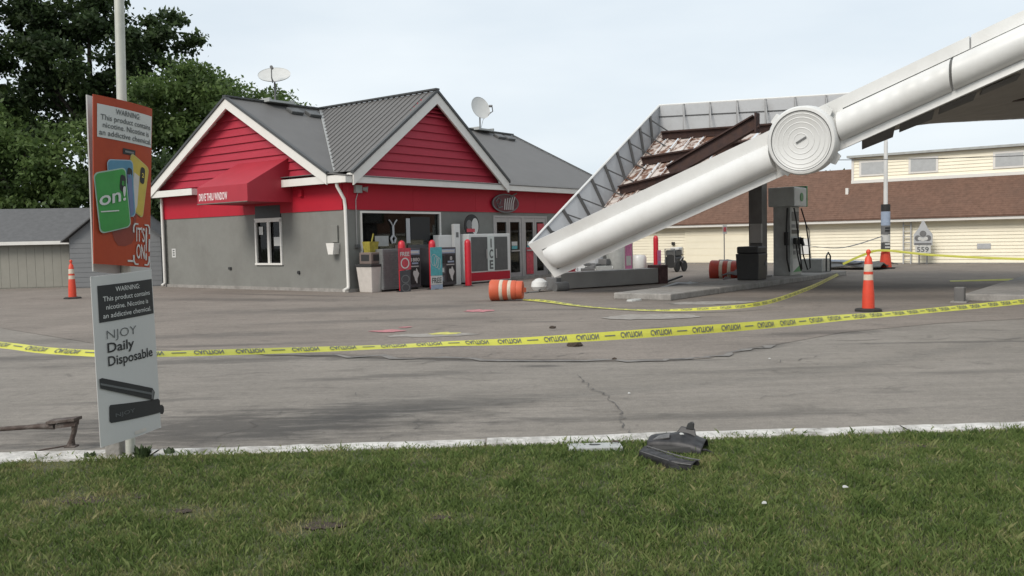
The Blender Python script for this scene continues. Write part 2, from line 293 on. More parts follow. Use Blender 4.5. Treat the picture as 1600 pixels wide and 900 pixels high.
# forecourt apron: slightly warmer surface with a curved edge
edge = [(-14, 21.5), (-9, 15.5), (-5.5, 12.2), (-3, 11.0), (-1.4, 10.45), (.2, 10.0), (1.6, 9.75), (2.2, 9.9), (3.2, 10.9), (4.6, 12.2), (6.5, 13.2), (9, 13.8), (14, 14.0), (26, 13.5)]
MB().poly([(x, y, .004) for x, y in edge] + [(40, 13.5, .004), (40, 60, .004), (-20, 60, .004), (-20, 26, .004)]).build('forecourt', m_apron, kind='structure')
def ribbon(pts, wd, z, jit=.55, sub=9):
    rng = random.Random(len(pts) * 31 + int(pts[0][0] * 100)); P = []
    for i in range(len(pts) - 1):
        a = Vector(pts[i] + (0,)); b = Vector(pts[i + 1] + (0,)); nrm = Vector((-(b - a).y, (b - a).x, 0)).normalized()
        for k in range(sub): P.append(a.lerp(b, k / sub) + nrm * rng.uniform(-jit, jit) * (b - a).length * .12)
    P.append(Vector(pts[-1] + (0,))); mb = MB(); rows = []
    for i, p in enumerate(P):
        d = (P[min(i + 1, len(P) - 1)] - P[max(0, i - 1)]).normalized(); nrm = Vector((-d.y, d.x, 0)); h = wd * rng.uniform(.15, 1.15) / 2 * (0.2 if i in (0, len(P) - 1) else 1)
        rows.append([(p.x + nrm.x * h, p.y + nrm.y * h, z), (p.x - nrm.x * h, p.y - nrm.y * h, z)])
    return mb.grid(rows)
cracks = [([(.62, 8.9), (.70, 8.2), (.82, 7.5), (.86, 6.9), (.80, 6.45), (.84, 6.05)], .022), ([(.82, 7.5), (1.3, 7.4)], .014), ([(.45, 7.1), (.85, 6.95)], .014), ([(-.2, 7.9), (.25, 8.3)], .014),
          ([(-1.0, 6.1), (-.75, 6.5), (-.8, 7.0)], .014), ([(-2.2, 6.2), (-1.9, 7.4), (-1.3, 8.3)], .014), ([(-3.6, 9.2), (-2.4, 9.6)], .022), ([(1.4, 7.2), (2.6, 7.6), (3.8, 7.9)], .011), ([(2.5, 9.3), (3.6, 9.9)], .02),
          ([(4.1, 11.4), (6.5, 11.15), (8.5, 10.9)], .04), ([(-3.9, 11.5), (-1.4, 10.5), (.2, 10.02), (1.6, 9.8), (2.3, 10.0), (3.3, 10.95)], .17), ([(-1.2, 9.9), (-.1, 10.7)], .03), ([(.5, 10.3), (.9, 10.6)], .03)]
m_seam = mat('worn_tar_seam', (.15, .14, .13), .9, var=.3, scale=5, dirt=(.24, .22, .2), dirt_amt=.9, dscale=4)
for p, wd in cracks: ribbon(p, wd * (.6 if wd < .1 else .8), .009).build('crack', m_seam if wd > .1 else m_crack, lot)
for (cx, cy, rx, ry, m, nm) in [(-1.95, 13.65, .30, .24, m_paint_p, 'paint_mark'), (-.62, 17.2, .36, .36, m_paint_p, 'paint_mark'), (-1.02, 13.1, .24, .22, m_paint_y, 'paint_mark'), (-1.75, 14.2, .12, .1, m_paint_p, 'paint_mark')]:
    rg = random.Random(int(cx * 77)); MB().poly([(cx + rx * math.cos(a) * rg.uniform(.5, 1.1), cy + ry * math.sin(a) * rg.uniform(.5, 1.1), .013) for a in [k * math.pi / 9 for k in range(18)]]).build(nm, m, lot)
def blob(cx, cy, rx, ry, z, seed, n=26): rg = random.Random(seed); return MB().poly([(cx + rx * math.cos(2 * math.pi * k / n) * rg.uniform(.8, 1.1), cy + ry * math.sin(2 * math.pi * k / n) * rg.uniform(.75, 1.12), z) for k in range(n)])
blob(2.43, 15.15, .85, .55, .013, 3).build('concrete_patch', m_patch, lot); blob(4.1, 18.0, .95, .45, .012, 5).build('concrete_patch', m_patch, lot); blob(-1.2, 12.95, .75, .25, .010, 8).build('concrete_patch', m_patch, lot)

# lawn
def soil_mat():
    m = mat('lawn_soil', (.070, .082, .034), .95, var=.35, scale=5, bump=.6, bscale=60, dirt=(.075, .055, .038), dirt_amt=.8, dscale=1.3); return m
lx = [-30, -14, -9] + [i * .5 - 7 for i in range(29)] + [9, 14, 30]
def ky(x): return kerb_y(max(-12, min(12, x)))
MB().grid([[(x, -14, .0) for x in lx], [(x, 2.5, .012) for x in lx], [(x, ky(x) + .02, .02) for x in lx]]).build('lawn', soil_mat(), kind='structure')
lawn_o = bpy.data.objects['lawn']
for cx, cy, r in [(-2.35, 4.72, .22), (-.95, 4.22, .20), (-1.75, 4.5, .12), (-.38, 4.3, .10), (1.55, 5.0, .08), (-2.05, 4.78, .10), (2.6, 5.55, .10)]:
    rgb_ = random.Random(int(cx * 100)); MB().poly([(cx + r * .6 * math.cos(a) * rgb_.uniform(.5, 1.15), cy + r * .36 * math.sin(a) * rgb_.uniform(.6, 1.15), .024) for a in [k * math.pi / 10 for k in range(20)]]).build('bare_soil', m_dirt, lawn_o)
def grass():
    n = 430000
    x = RNG.uniform(-5.6, 5.6, n); y = RNG.uniform(3.0, 6.2, n)
    k = 5.82 + .0445 * x; keep = y < k + .02 + .05 * RNG.standard_normal(n); x, y = x[keep], y[keep]; n = len(x)
    def fld(x, y, seed, sc):
        rr = np.random.default_rng(seed); o = np.zeros_like(x)
        for _ in range(14):
            a = rr.uniform(0, 6.28); q = rr.uniform(.5, 2.2) * sc; o += np.sin((x * np.cos(a) + y * np.sin(a)) * q * 2 + rr.uniform(0, 6.28))
        return o / 14 ** .5
    dry = fld(x, y, 1, 1.6) * .24 + fld(x, y, 2, 4.5) * .34 + fld(x, y, 3, 14) * .42
    bare = np.zeros(n)
    for cx, cy, r in [(-2.35, 4.72, .3), (-.95, 4.22, .26), (-1.75, 4.5, .18), (-2.9, 5.45, .25), (-.38, 4.3, .14), (1.55, 5.0, .12), (-1.25, 4.75, .12), (2.6, 5.55, .16)]:
        bare = np.maximum(bare, np.exp(-(((x - cx) / r) ** 2 + ((y - cy) / (r * .6)) ** 2)))
    dry = dry + bare * 1.0 + np.where(x < -1.0, .25, 0) * np.clip((-x - .6), 0, 1)
    keep = RNG.uniform(0, 1, n) > bare * .6; x, y, dry = x[keep], y[keep], dry[keep]; n = len(x)
    h = RNG.uniform(.014, .042, n) * (1 - .12 * np.clip(dry, 0, 1)) * (1 + .15 * fld(x, y, 4, 5)); h = np.clip(h * np.where(RNG.uniform(0, 1, n) < .03, 1.7, 1), .01, .09); wd = RNG.uniform(.0018, .0042, n)
    az = RNG.uniform(0, 6.283, n); ln = RNG.uniform(.1, .9, n) * h; fa = RNG.uniform(0, 6.283, n)
    V = np.zeros((n, 4, 3)); dx = np.cos(fa) * wd; dy = np.sin(fa) * wd
    V[:, 0] = np.stack([x - dx, y - dy, np.full(n, .01)], 1); V[:, 1] = np.stack([x + dx, y + dy, np.full(n, .01)], 1)
    mxx = x + np.cos(az) * ln * .35; myy = y + np.sin(az) * ln * .35
    V[:, 2] = np.stack([mxx + dx * .8, myy + dy * .8, .01 + h * .65], 1); V[:, 3] = np.stack([x + np.cos(az) * ln, y + np.sin(az) * ln, .01 + h], 1)
    # two triangles: 0,1,2 and 0,2,3
    idx = (np.arange(n)[:, None] * 4 + np.array([0, 1, 2, 0, 2, 3])[None]).ravel()
    me = bpy.data.meshes.new('grass'); me.vertices.add(n * 4); me.vertices.foreach_set('co', V.ravel()); nf = n * 2
    me.loops.add(nf * 3); me.loops.foreach_set('vertex_index', idx.astype(np.int32)); me.polygons.add(nf); me.polygons.foreach_set('loop_start', np.arange(0, nf * 3, 3, dtype=np.int32)); me.polygons.foreach_set('loop_total', np.full(nf, 3, dtype=np.int32))
    me.update(); me.validate()
    at = me.attributes.new('tone', 'FLOAT', 'POINT'); tone = np.clip(.43 + .27 * dry + RNG.normal(0, .13, n) + np.where(RNG.uniform(0, 1, n) < .05, .4, 0), 0, 1)
    at.data.foreach_set('value', np.repeat(tone, 4)); me.materials.append(m_blade)
    o = bpy.data.objects.new('grass', me); COL.objects.link(o); o['kind'] = 'stuff'; return tag(o, 'short green lawn grass with dry brown patches along the kerb', 'grass')
grass()
# kerb: low painted concrete strips
ke = bpy.data.objects.new('kerb', None); COL.objects.link(ke); ke['kind'] = 'structure'
rk = random.Random(5); xk = -14.0
while xk < 14:
    L_ = rk.choice([1.1, 1.6, 2.2, 2.9]); x1 = min(xk + L_, 14); mb = MB(); rows = []; nseg = 14; dz = rk.uniform(-.004, .008)
    for i in range(nseg + 1):
        x = xk + .008 + (x1 - xk - .016) * i / nseg; y0 = ky(x) + rk.uniform(-.012, .012); wk = .19 + rk.uniform(-.02, .015)
        if -3.9 < x < -2.6: wk += .08; y0 -= .06
        rows.append([(x, y0, -.02), (x, y0 + .01, .030 + dz), (x, y0 + wk - .015, .034 + dz + rk.uniform(-.003, .003)), (x, y0 + wk, .004)])
    mb.grid(rows).build('kerb_stone', m_kerb, ke, smooth=True); xk = x1

# ================================================================== STORE
store = gthing('convenience_store', 'single storey grey and red convenience store with two white trimmed gables', 'store', 0, 0)
LEN = 15.0; DEP = 9.4; ZB = 2.33; ZE = 3.06; EZ = 3.36; APZ = 5.95; RY = 4.9
def wall_run(horizontal, a0, a1, z1, holes, t=.2):       # wall boxes around rectangular openings (a0,a1,z0,z1)
    mb = MB(); cur = a0
    def bx(p, q, zl, zh):
        if q - p > 1e-3 and zh - zl > 1e-3: mb.box(p, q, 0, t, zl, zh) if horizontal else mb.box(0, t, p, q, zl, zh)
    for h0, h1, zl, zh in sorted(holes): bx(cur, h0, 0, z1); bx(h0, h1, 0, zl); bx(h0, h1, zh, z1); cur = h1
    bx(cur, a1, 0, z1); return mb
FW = (.50, 3.77, .85, 2.24); FD = (6.48, 9.6, .0, 2.22); LW = (3.0, 4.17, .83, 2.58)
wall_run(True, 0, LEN, ZB, [FW, FD]).build('front_wall', m_wall, store)
wall_run(False, .2, DEP, ZB, [LW]).build('side_wall', m_wall, store)
MB().box(0, LEN, DEP - .2, DEP, 0, ZB).box(LEN - .2, LEN, .2, DEP - .2, 0, ZB).build('rear_wall', m_wall, store)
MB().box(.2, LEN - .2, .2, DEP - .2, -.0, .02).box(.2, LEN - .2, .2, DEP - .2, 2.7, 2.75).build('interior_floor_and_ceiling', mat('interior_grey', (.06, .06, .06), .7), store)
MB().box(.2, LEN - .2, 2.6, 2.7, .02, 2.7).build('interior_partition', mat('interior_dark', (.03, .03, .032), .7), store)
MB().box(-.05, LEN + .05, -.05, 0, -.05, .10).box(-.05, 0, 0, DEP, -.05, .10).build('plinth', m_conc, store)
# red band in separate panels
for i, (p, q) in enumerate([(0, 2.6), (2.6, 5.55), (5.55, 8.9), (8.9, 12.2), (12.2, LEN)]): box(store, 'red_panel', m_red, p + .003, q - .003, -.025, .2, ZB, ZE + .02)
for p, q in [(.2, 2.45), (2.45, 4.75), (4.75, 7.2), (7.2, DEP)]: box(store, 'red_panel', m_red, -.025, .2, p + .003, q - .003, ZB, ZE + .02)
box(store, 'corner_board', m_wall, -.03, .0, -.03, .09, .1, ZB)
# eave trim: white fascia, soffit, gutter lip
OV = .42
MB().box(-OV, LEN + OV, -OV, -OV + .05, ZE, 3.27).build('fascia_board', m_trim, store)
box(store, 'fascia_board', m_trim, -OV, -OV + .05, -OV + .05, 2.5, ZE, 3.27); box(store, 'fascia_board', m_trim, -OV, -OV + .05, 7.0, DEP + .42, ZE, 3.27)
MB().box(-OV + .05, LEN + OV, -OV + .05, .0, ZE + .02, ZE + .05).box(-OV + .05, 0, .0, 2.5, ZE + .02, ZE + .05).box(-OV + .05, 0, 7.0, DEP + .4, ZE + .02, ZE + .05).build('soffit', m_trim, store)
for y0, y1 in ((2.5, 2.53), (6.97, 7.0)): box(store, 'return_end', m_trim, -OV, 0, y0, y1, ZE, 3.26)
# main roof
HX = 14.05; HE = 15.5; sl_ = (APZ - EZ) / (RY - .3)
roof = MB().poly([(-.47, .3, EZ), (HE, .3, EZ), (HX, RY, APZ), (-.47, RY, APZ)]).poly([(-.47, 9.5, EZ), (-.47, RY, APZ), (HX, RY, APZ), (HE, 9.5, EZ)]).poly([(HE, .3, EZ), (HE, 9.5, EZ), (HX, RY, APZ)])
roof = roof.build('roof', m_roof, store, fix=False)
MB().slab([(-.44, .30, EZ - .005), (HE, .30, EZ - .005), (HE, -.44, 3.262), (-.44, -.44, 3.262)], (0, 0, -.03)).build('eave_sheet', m_roof, roof)
MB().slab([(-.44, .30, EZ - .009), (-.44, 2.4, EZ - .009), (-.10, 2.4, EZ - .009), (-.10, .30, EZ - .009)], (0, 0, -.02)).build('eave_sheet', m_roof, roof)
AX = 3.3; GX0 = -.18; GX1 = 6.78
cross = MB().poly([(AX, -.5, APZ), (AX, RY, APZ + .0), (GX0, .3, EZ), (GX0, -.5, EZ)]).poly([(AX, -.5, APZ), (GX1, -.5, EZ), (GX1, .3, EZ), (AX, RY, APZ)])
cross = cross.build('gable_roof', m_roof, store, fix=False); cross.location.z = .012
# standing seams on the cross gable, each a rib
nr = 21; vy = (RY - .3)
for i in range(nr):
    y = -.38 + i * (RY + .3) / nr
    tt = max(0, (y - .3) / vy)                        # where the valley cuts this rib
    for sx, gx in ((-1, GX0), (1, GX1)):
        MB().bar((AX, y, APZ + .012), (gx + (AX - gx) * tt, y, EZ + (APZ - EZ) * tt + .012), .028, .034, (0, 1, 0)).build('standing_seam', m_roof, cross)
MB().bar((GX0 + .05, .32, EZ + .035), (AX, RY, APZ + .035), .10, .02).bar((GX1 - .05, .32, EZ + .035), (AX, RY, APZ + .035), .10, .02).build('valley_flashing', mat('flashing', (.30, .30, .29), .45, .1), roof)
MB().bar((-.5, RY, APZ + .04), (HX, RY, APZ + .04), .16, .05).build('ridge_cap', m_roofe, roof); MB().bar((AX, -.52, APZ + .05), (AX, RY, APZ + .05), .16, .05).build('ridge_cap', m_roofe, cross)
MB().bar((HX, RY, APZ + .03), (HE, .3, EZ + .03), .12, .04).build('ridge_cap', m_roofe, roof)
# gables: each clapboard its own piece, stepped
def gable_left():
    bw = .245; z = EZ - .28; y0 = .42; y1 = 9.38
    while z < APZ - .35:
        zt = min(z + bw, APZ - .2)
        def span(zz): 
            t = max(0, (zz - EZ) / (APZ - EZ)); return y0 + (RY - y0) * t, y1 + (RY - y1) * t
        a0, a1 = span(z); b0, b1 = span(zt)
        MB().slab([(-.145, a0, z), (-.145, a1, z), (-.095, b1, zt), (-.095, b0, zt)], (.10, 0, 0)).build('clapboard', m_clap, store); z += bw
def gable_front():
    bw = .245; z = EZ - .10; x0 = GX0 + .2; x1 = GX1 - .2
    while z < APZ - .85:
        zt = z + bw
        def span(zz): 
            t = max(0, (zz - EZ) / (APZ - EZ)); return x0 + (AX - x0) * t, x1 + (AX - x1) * t
        a0, a1 = span(z); b0, b1 = span(zt)
        MB().slab([(a0, -.245, z), (a1, -.245, z), (b1, -.195, zt), (b0, -.195, zt)], (0, .1, 0)).build('clapboard', m_clap, store); z += bw
    while z < APZ - .34:                               # louvred vent in the peak
        zt = z + .12; t = (z - EZ) / (APZ - EZ); a0 = x0 + (AX - x0) * t; a1 = x1 + (AX - x1) * t
        MB().slab([(a0, -.30, z), (a1, -.30, z), (a1 - .06, -.17, zt), (a0 + .06, -.17, zt)], (0, 0, -.025)).build('vent_louvre', m_clap, store); z += .12
    MB().slab([(x0, -.13, EZ), (x1, -.13, EZ), (AX, -.13, APZ - .1)], (0, .05, 0)).build('gable_backing', m_red, store)
gable_left(); gable_front()
MB().slab([(-.06, .35, EZ - .3), (-.06, 9.45, EZ - .3), (-.06, 9.45, EZ), (-.06, RY, APZ - .06), (-.06, .35, EZ)], (.05, 0, 0)).build('gable_backing', m_red, store)
def rake(name, p, q, dn, outw, thick, m):
    p = Vector(p); q = Vector(q); dn = Vector(dn); MB().slab([p, q, q + dn, p + dn], Vector(outw) * thick).build(name, m, store)
for ya in (.33, 9.5):
    rake('rake_board', (-.46, ya, EZ - .035), (-.46, RY, APZ - .035), (0, 0, -.30), (1, 0, 0), .06, m_trim); rake('roof_edge', (-.50, ya - (.04 if ya < 1 else -.04), EZ + .03), (-.50, RY, APZ + .05), (0, 0, -.08), (1, 0, 0), .12, m_roofe)
    rake('rake_soffit', (-.40, ya, EZ - .06), (-.40, RY, APZ - .06), (0, 0, -.03), (1, 0, 0), .38, m_trim)
for xa in (GX0, GX1):
    rake('rake_board', (xa, -.49, EZ - .035), (AX, -.49, APZ - .035), (0, 0, -.34), (0, 1, 0), .06, m_trim); rake('roof_edge', (xa - (.04 if xa < 1 else -.04), -.53, EZ + .03), (AX, -.53, APZ + .06), (0, 0, -.09), (0, 1, 0), .12, m_roofe)
    rake('rake_soffit', (xa, -.43, EZ - .06), (AX, -.43, APZ - .06), (0, 0, -.03), (0, 1, 0), .24, m_trim)
# front window
wf = MB(); a, b_, c_, d_ = FW
wf.box(a - .06, b_ + .06, -.04, .02, d_, d_ + .06).box(a - .06, a, -.04, .02, c_, d_).box(b_, b_ + .06, -.04, .02, c_, d_).box(a - .08, b_ + .08, -.06, .02, c_ - .05, c_)
wf = wf.build('window', m_trim, store)
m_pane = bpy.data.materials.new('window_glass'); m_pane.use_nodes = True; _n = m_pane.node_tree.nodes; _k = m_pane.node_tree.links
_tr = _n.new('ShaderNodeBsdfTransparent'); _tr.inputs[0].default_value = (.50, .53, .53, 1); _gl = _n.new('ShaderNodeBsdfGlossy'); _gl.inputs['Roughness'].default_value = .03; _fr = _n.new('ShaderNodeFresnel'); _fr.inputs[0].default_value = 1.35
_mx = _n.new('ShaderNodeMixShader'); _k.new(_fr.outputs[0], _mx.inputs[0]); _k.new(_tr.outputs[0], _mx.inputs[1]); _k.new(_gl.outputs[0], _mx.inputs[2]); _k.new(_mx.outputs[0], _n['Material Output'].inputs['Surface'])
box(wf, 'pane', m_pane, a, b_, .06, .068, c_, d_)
# things stuck in or standing behind the window
wp = [(1.05, 1.60, 1.28, 1.58, m_pump), (2.55, 3.4, 1.45, 2.15, m_black), (2.35, 2.52, 1.35, 2.10, m_fasin), (1.85, 2.3, 1.05, 1.30, m_brown), (2.4, 3.6, .95, 1.3, m_graphite), (1.6, 1.9, .95, 1.2, m_ink)]
for x0, x1, z0, z1, m in wp: box(store, 'window_poster', m, x0, x1, .045, .05, z0, z1)
fg = MB().tube([(1.62, .11, 2.05), (1.70, .11, 1.97), (1.78, .11, 1.84), (1.86, .11, 1.97), (1.94, .11, 2.05)], .022).tube([(1.78, .11, 1.9), (1.78, .11, 1.6), (1.68, .11, 1.5), (1.74, .11, 1.36)], .035).tube([(1.78, .11, 1.6), (1.88, .11, 1.5), (1.82, .11, 1.36)], .03)
fg.xf(Matrix.Translation((0, -.085, 0))); fg.build('window_poster', m_fasin, store, smooth=True)
# entrance: double glass door plus open dark bay
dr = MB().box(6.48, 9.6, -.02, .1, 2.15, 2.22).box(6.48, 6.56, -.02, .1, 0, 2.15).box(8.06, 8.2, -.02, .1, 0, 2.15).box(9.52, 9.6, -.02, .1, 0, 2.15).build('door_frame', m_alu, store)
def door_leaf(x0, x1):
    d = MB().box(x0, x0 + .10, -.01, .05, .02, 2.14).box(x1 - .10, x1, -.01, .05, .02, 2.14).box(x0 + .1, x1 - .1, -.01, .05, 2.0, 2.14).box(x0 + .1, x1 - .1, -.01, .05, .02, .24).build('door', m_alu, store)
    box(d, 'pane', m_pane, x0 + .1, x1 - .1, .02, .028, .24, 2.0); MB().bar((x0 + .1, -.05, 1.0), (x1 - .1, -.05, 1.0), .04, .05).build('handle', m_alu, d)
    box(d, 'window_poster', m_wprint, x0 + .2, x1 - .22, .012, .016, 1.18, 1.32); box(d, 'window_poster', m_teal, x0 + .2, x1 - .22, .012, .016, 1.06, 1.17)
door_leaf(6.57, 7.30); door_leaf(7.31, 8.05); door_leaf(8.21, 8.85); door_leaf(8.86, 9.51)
box(store, 'window_poster', m_redp, 8.3, 8.72, -.03, -.026, .15, 1.1); box(store, 'window_poster', m_redp, 9.0, 9.4, -.03, -.026, 1.5, 1.95)
# side window with dark transom
y0, y1, z0, z1 = LW
wsd = MB().box(-.05, .03, y0 - .06, y0, z0, 2.16).box(-.05, .03, y1, y1 + .06, z0, 2.16).box(-.05, .03, y0 - .06, y1 + .06, 2.08, 2.2).box(-.06, .03, y0 - .08, y1 + .08, z0 - .06, z0).box(-.045, .02, 3.52, 3.62, z0, 2.08).build('window', m_trim, store)
box(wsd, 'pane', m_pane, .04, .048, y0, y1, z0, 2.1); box(store, 'transom_panel', m_dark, -.03, .05, y0 - .03, y1 + .03, 2.2, 2.58); box(store, 'window_poster', m_wprint, .02, .025, 3.08, 3.38, 1.35, 1.62); box(store, 'window_poster', m_wprint, .02, .025, 3.9, 4.1, 1.7, 1.95); box(store, 'window_poster', m_graphite, .1, .11, 3.0, 4.17, .83, 1.2)
# awning over the side window
aw = MB(); y0, y1 = 2.36, 4.82; zb, zf, zw = 2.63, 3.13, 3.92
prof = [(-1.6, zb), (-1.6, zf), (-.15, zw), (-.02, zw), (-.02, zb)]
aw.add([(x, y0, z) for x, z in prof] + [(x, y1, z) for x, z in prof], [(0, 1, 2, 3, 4)[::-1], (5, 6, 7, 8, 9), (0, 5, 6, 1), (1, 6, 7, 2), (2, 7, 8, 3)])
aw.add([(-1.6, y0, zb + .02), (-.02, y0, zb + .02), (-.02, y1, zb + .02), (-1.6, y1, zb + .02)], [(0, 1, 2, 3)])
aw = aw.build('awning', mat('red_awning_cloth', (.355, .020, .036), .6, var=.06, scale=2), store)
flat_text(aw, 'DRIVE THRU WINDOW', mat('awning_letter_white', (.75, .62, .62), .6), (-1.606, 4.02, zb + .10), (0, -1, 0), (0, 0, 1), 1.42, .21, 'c', .02)
MB().tube([(-1.61, y0, zb), (-1.61, y1, zb)], .018).build('awning_hem', m_brown, aw)
# downspout, lamp, conduit, small wall things
MB().tube([(-.33, .05, 3.08), (-.32, .05, 2.98), (-.10, .02, 2.62), (-.08, .01, 2.4), (-.07, -.01, .2), (-.10, -.02, .12), (-.28, -.05, .07)], .048, 10).build('downspout', m_trim, store, smooth=True)
MB().tube([(-.1, 9.32, 3.05), (-.1, 9.32, 1.9), (-.1, 9.32, .15), (-.22, 9.32, .06)], .045, 8).build('downspout', m_trim, store, smooth=True)
lm = MB().box(.22, .46, -.13, -.026, 2.80, 3.02).build('wall_lamp', m_pump, store, bevel=.01); MB().cyl((.50, -.10, 2.92), (.60, -.2, 2.90), .04, .085).build('lamp_head', m_pump, lm); MB().tube([(.36, -.04, 2.8), (.28, -.035, 2.6), (.28, -.035, 1.35)], .013, 6).build('conduit', m_alu, lm)
box(store, 'switch_box', m_graphite, .22, .36, -.07, 0, 1.25, 1.35, .006)
tr_ = MB().slab([(-.01, .70, 1.40), (-.01, .36, 1.40), (-.01, .42, 1.08), (-.01, .62, 1.08)], (-.22, 0, 0)).build('wall_tray', m_trim, store); MB().box(-.06, 0, .4, .68, 1.42, 1.9).build('wall_box', m_wall, store, bevel=.01)
pl_ = box(store, 'wall_plaque', m_wprint, -.012, 0, 8.72, 8.95, 1.02, 1.32); 
for z in (1.08, 1.16, 1.24): box(pl_, 'plaque_line', m_ink, -.016, -.0125, 8.78, 8.89, z, z + .04)
box(store, 'meter_cap', m_dark, -.05, 0, 5.55, 5.68, .62, .70, .005); MB().cyl((-.05, 2.2, .55), (0, 2.2, .55), .05).build('pipe_stub', m_dark, store); MB().box(-.11, -.026, 1.85, 1.99, 2.78, 2.98).build('wall_junction_box', m_red, store)
for x, y in ((1.75, RY - .55), (2.45, RY - .60), (12.55, RY - .45), (13.15, RY - .5)):
    zz = EZ + (APZ - EZ) * (y - .3) / (RY - .3); MB().box(-.24, .24, -.17, .17, .0, .11).xf(Matrix.Translation((x, y, zz)) @ Matrix.Rotation(math.atan(sl_), 4, 'X')).build('roof_vent', m_graphite, roof, bevel=.02)
# flag emblem over the door
em = gthing('oval_emblem_sign', 'oval sign with red and white stripes above the entrance doors', 'sign', 7.08, -.06, 2.64)
MB().lathe([(.001, 0), (.36, 0), (.40, .012), (.40, .03), (.34, .034), (.001, .034)], 28, sx=1.9, sy=.8).xf(Matrix.Rotation(R(90), 4, 'X')).build('oval_plate', mat('emblem_dark_red', (.10, .012, .018), .5, var=.3, scale=9), em)
def ring(rx, rz, wd, y, n=36): return MB().grid([[((rx + d) * math.cos(2 * math.pi * k / n), y, (rz + d * .8) * math.sin(2 * math.pi * k / n)) for k in range(n + 1)] for d in (0, wd)])
ring(.68, .285, .05, -.042).build('oval_rim', m_grill, em)
for k in range(5):
    x = -.10 + k * .115; pts = [(x, -.045, -.22), (x + .05, -.045, -.22), (x + .07, -.045, 0), (x + .10 + .02 * k, -.045, .15 + .02 * k), (x + .05 + .02 * k, -.045, .16 + .02 * k), (x + .02, -.045, 0)]
    MB().poly(pts).build('stripe', m_wprint, em)
MB().tube([(-.55, -.045, .05), (-.42, -.045, .17), (-.28, -.045, .1), (-.35, -.045, -.05), (-.5, -.045, -.02), (-.4, -.045, -.16), (-.2, -.045, -.12)], .022, 6).build('scroll', m_grill, em)
MB().bar((.25, -.05, .22), (.62, -.05, .36), .02, .04).build('flag_staff', m_grill, em)

# satellite dishes on the ridge
def dish(s, l, z, mast, az, el, label, flip):
    t = gthing('satellite_dish', label, 'satellite dish', s, l, z, 0, 'satellite dishes on the store roof')
    MB().box(-.5, .5, -.35, .3, -.10, -.03).box(-.5, -.42, -.35, .3, -.03, .02).box(.42, .5, -.35, .3, -.03, .02).build('ballast_tray', m_pump, t); MB().cyl((0, 0, -.03), (0, 0, mast), .03).build('mast', m_grill, t)
    rot = Matrix.Translation((0, 0, mast + .18)) @ Matrix.Rotation(R(az), 4, 'Z') @ Matrix.Rotation(R(90 - el), 4, 'X') @ Matrix.Rotation(R(flip), 4, 'Z')
    prof = [(.02, .0)] + [(r, .28 * r * r) for r in (.15, .3, .42, .5)] + [(.51, .085), (.5, .055), (.42, .03), (.3, .006), (.02, -.02)]
    MB().lathe(prof, 28, sx=1.02, sy=.92).xf(rot).build('reflector', m_dish, t, smooth=True)
    MB().tube([rot @ Vector(p) for p in ((0, -.46, .03), (0, -.5, .25), (0, -.28, .5))], .02, 6).build('feed_arm', m_grill, t); MB().cyl(rot @ Vector((0, -.30, .50)), rot @ Vector((0, -.2, .40)), .05).build('feed_horn', m_grill, t)
    MB().tube([(.05, 0, 0), (.1, -.1, mast * .6), rot @ Vector((0, -.5, .2))], .008, 5).build('cable', m_wire, t)
    return t
dish(1.43, RY, APZ + .10, .60, -47, 52, 'wide satellite dish on the ridge behind the side gable', 0)
dish(11.84, RY, APZ + .10, .66, -12, 22, 'satellite dish with a side arm on the ridge right of the front gable', 62)

# ================================================================== STOREFRONT ITEMS
def poster(parent, x0, x1, z0, z1, y, m, name='poster'): return MB().slab([(x0, y, z0), (x1, y, z0), (x1, y, z1), (x0, y, z1)], (0, .004, 0)).build(name, m, parent)
t = gthing('litter_bin', 'cream litter bin with brown two hole hood at the store corner', 'bin', .36, -.52)
MB().add([(-.25, -.25, 0), (.25, -.25, 0), (.25, .25, 0), (-.25, .25, 0), (-.31, -.31, .72), (.31, -.31, .72), (.31, .31, .72), (-.31, .31, .72)], [(0, 3, 2, 1), (0, 1, 5, 4), (1, 2, 6, 5), (2, 3, 7, 6), (3, 0, 4, 7), (4, 5, 6, 7)]).build('body', m_bin, t, bevel=.02)
box(t, 'rim', m_dark, -.33, .33, -.33, .33, .72, .79, .01); box(t, 'hood', m_brown, -.24, .24, -.24, .24, .79, 1.12, .02); box(t, 'opening', m_black, -.16, .16, -.246, -.241, .88, 1.06); box(t, 'opening', m_black, -.246, -.241, -.16, .16, .88, 1.06)
t = gthing('squeegee_bucket', 'dark yellow windscreen wash bucket on top of the litter bin', 'bucket', .36, -.50, 1.12)
MB().add([(-.14, -.12, 0), (.14, -.12, 0), (.14, .12, 0), (-.14, .12, 0), (-.18, -.15, .3), (.18, -.15, .3), (.18, .15, .3), (-.18, .15, .3)], [(0, 3, 2, 1), (0, 1, 5, 4), (1, 2, 6, 5), (2, 3, 7, 6), (3, 0, 4, 7), (4, 5, 6, 7)]).build('tub', m_gold, t); MB().bar((.05, 0, .3), (.12, 0, .52), .03, .03).build('handle', m_gold, t)
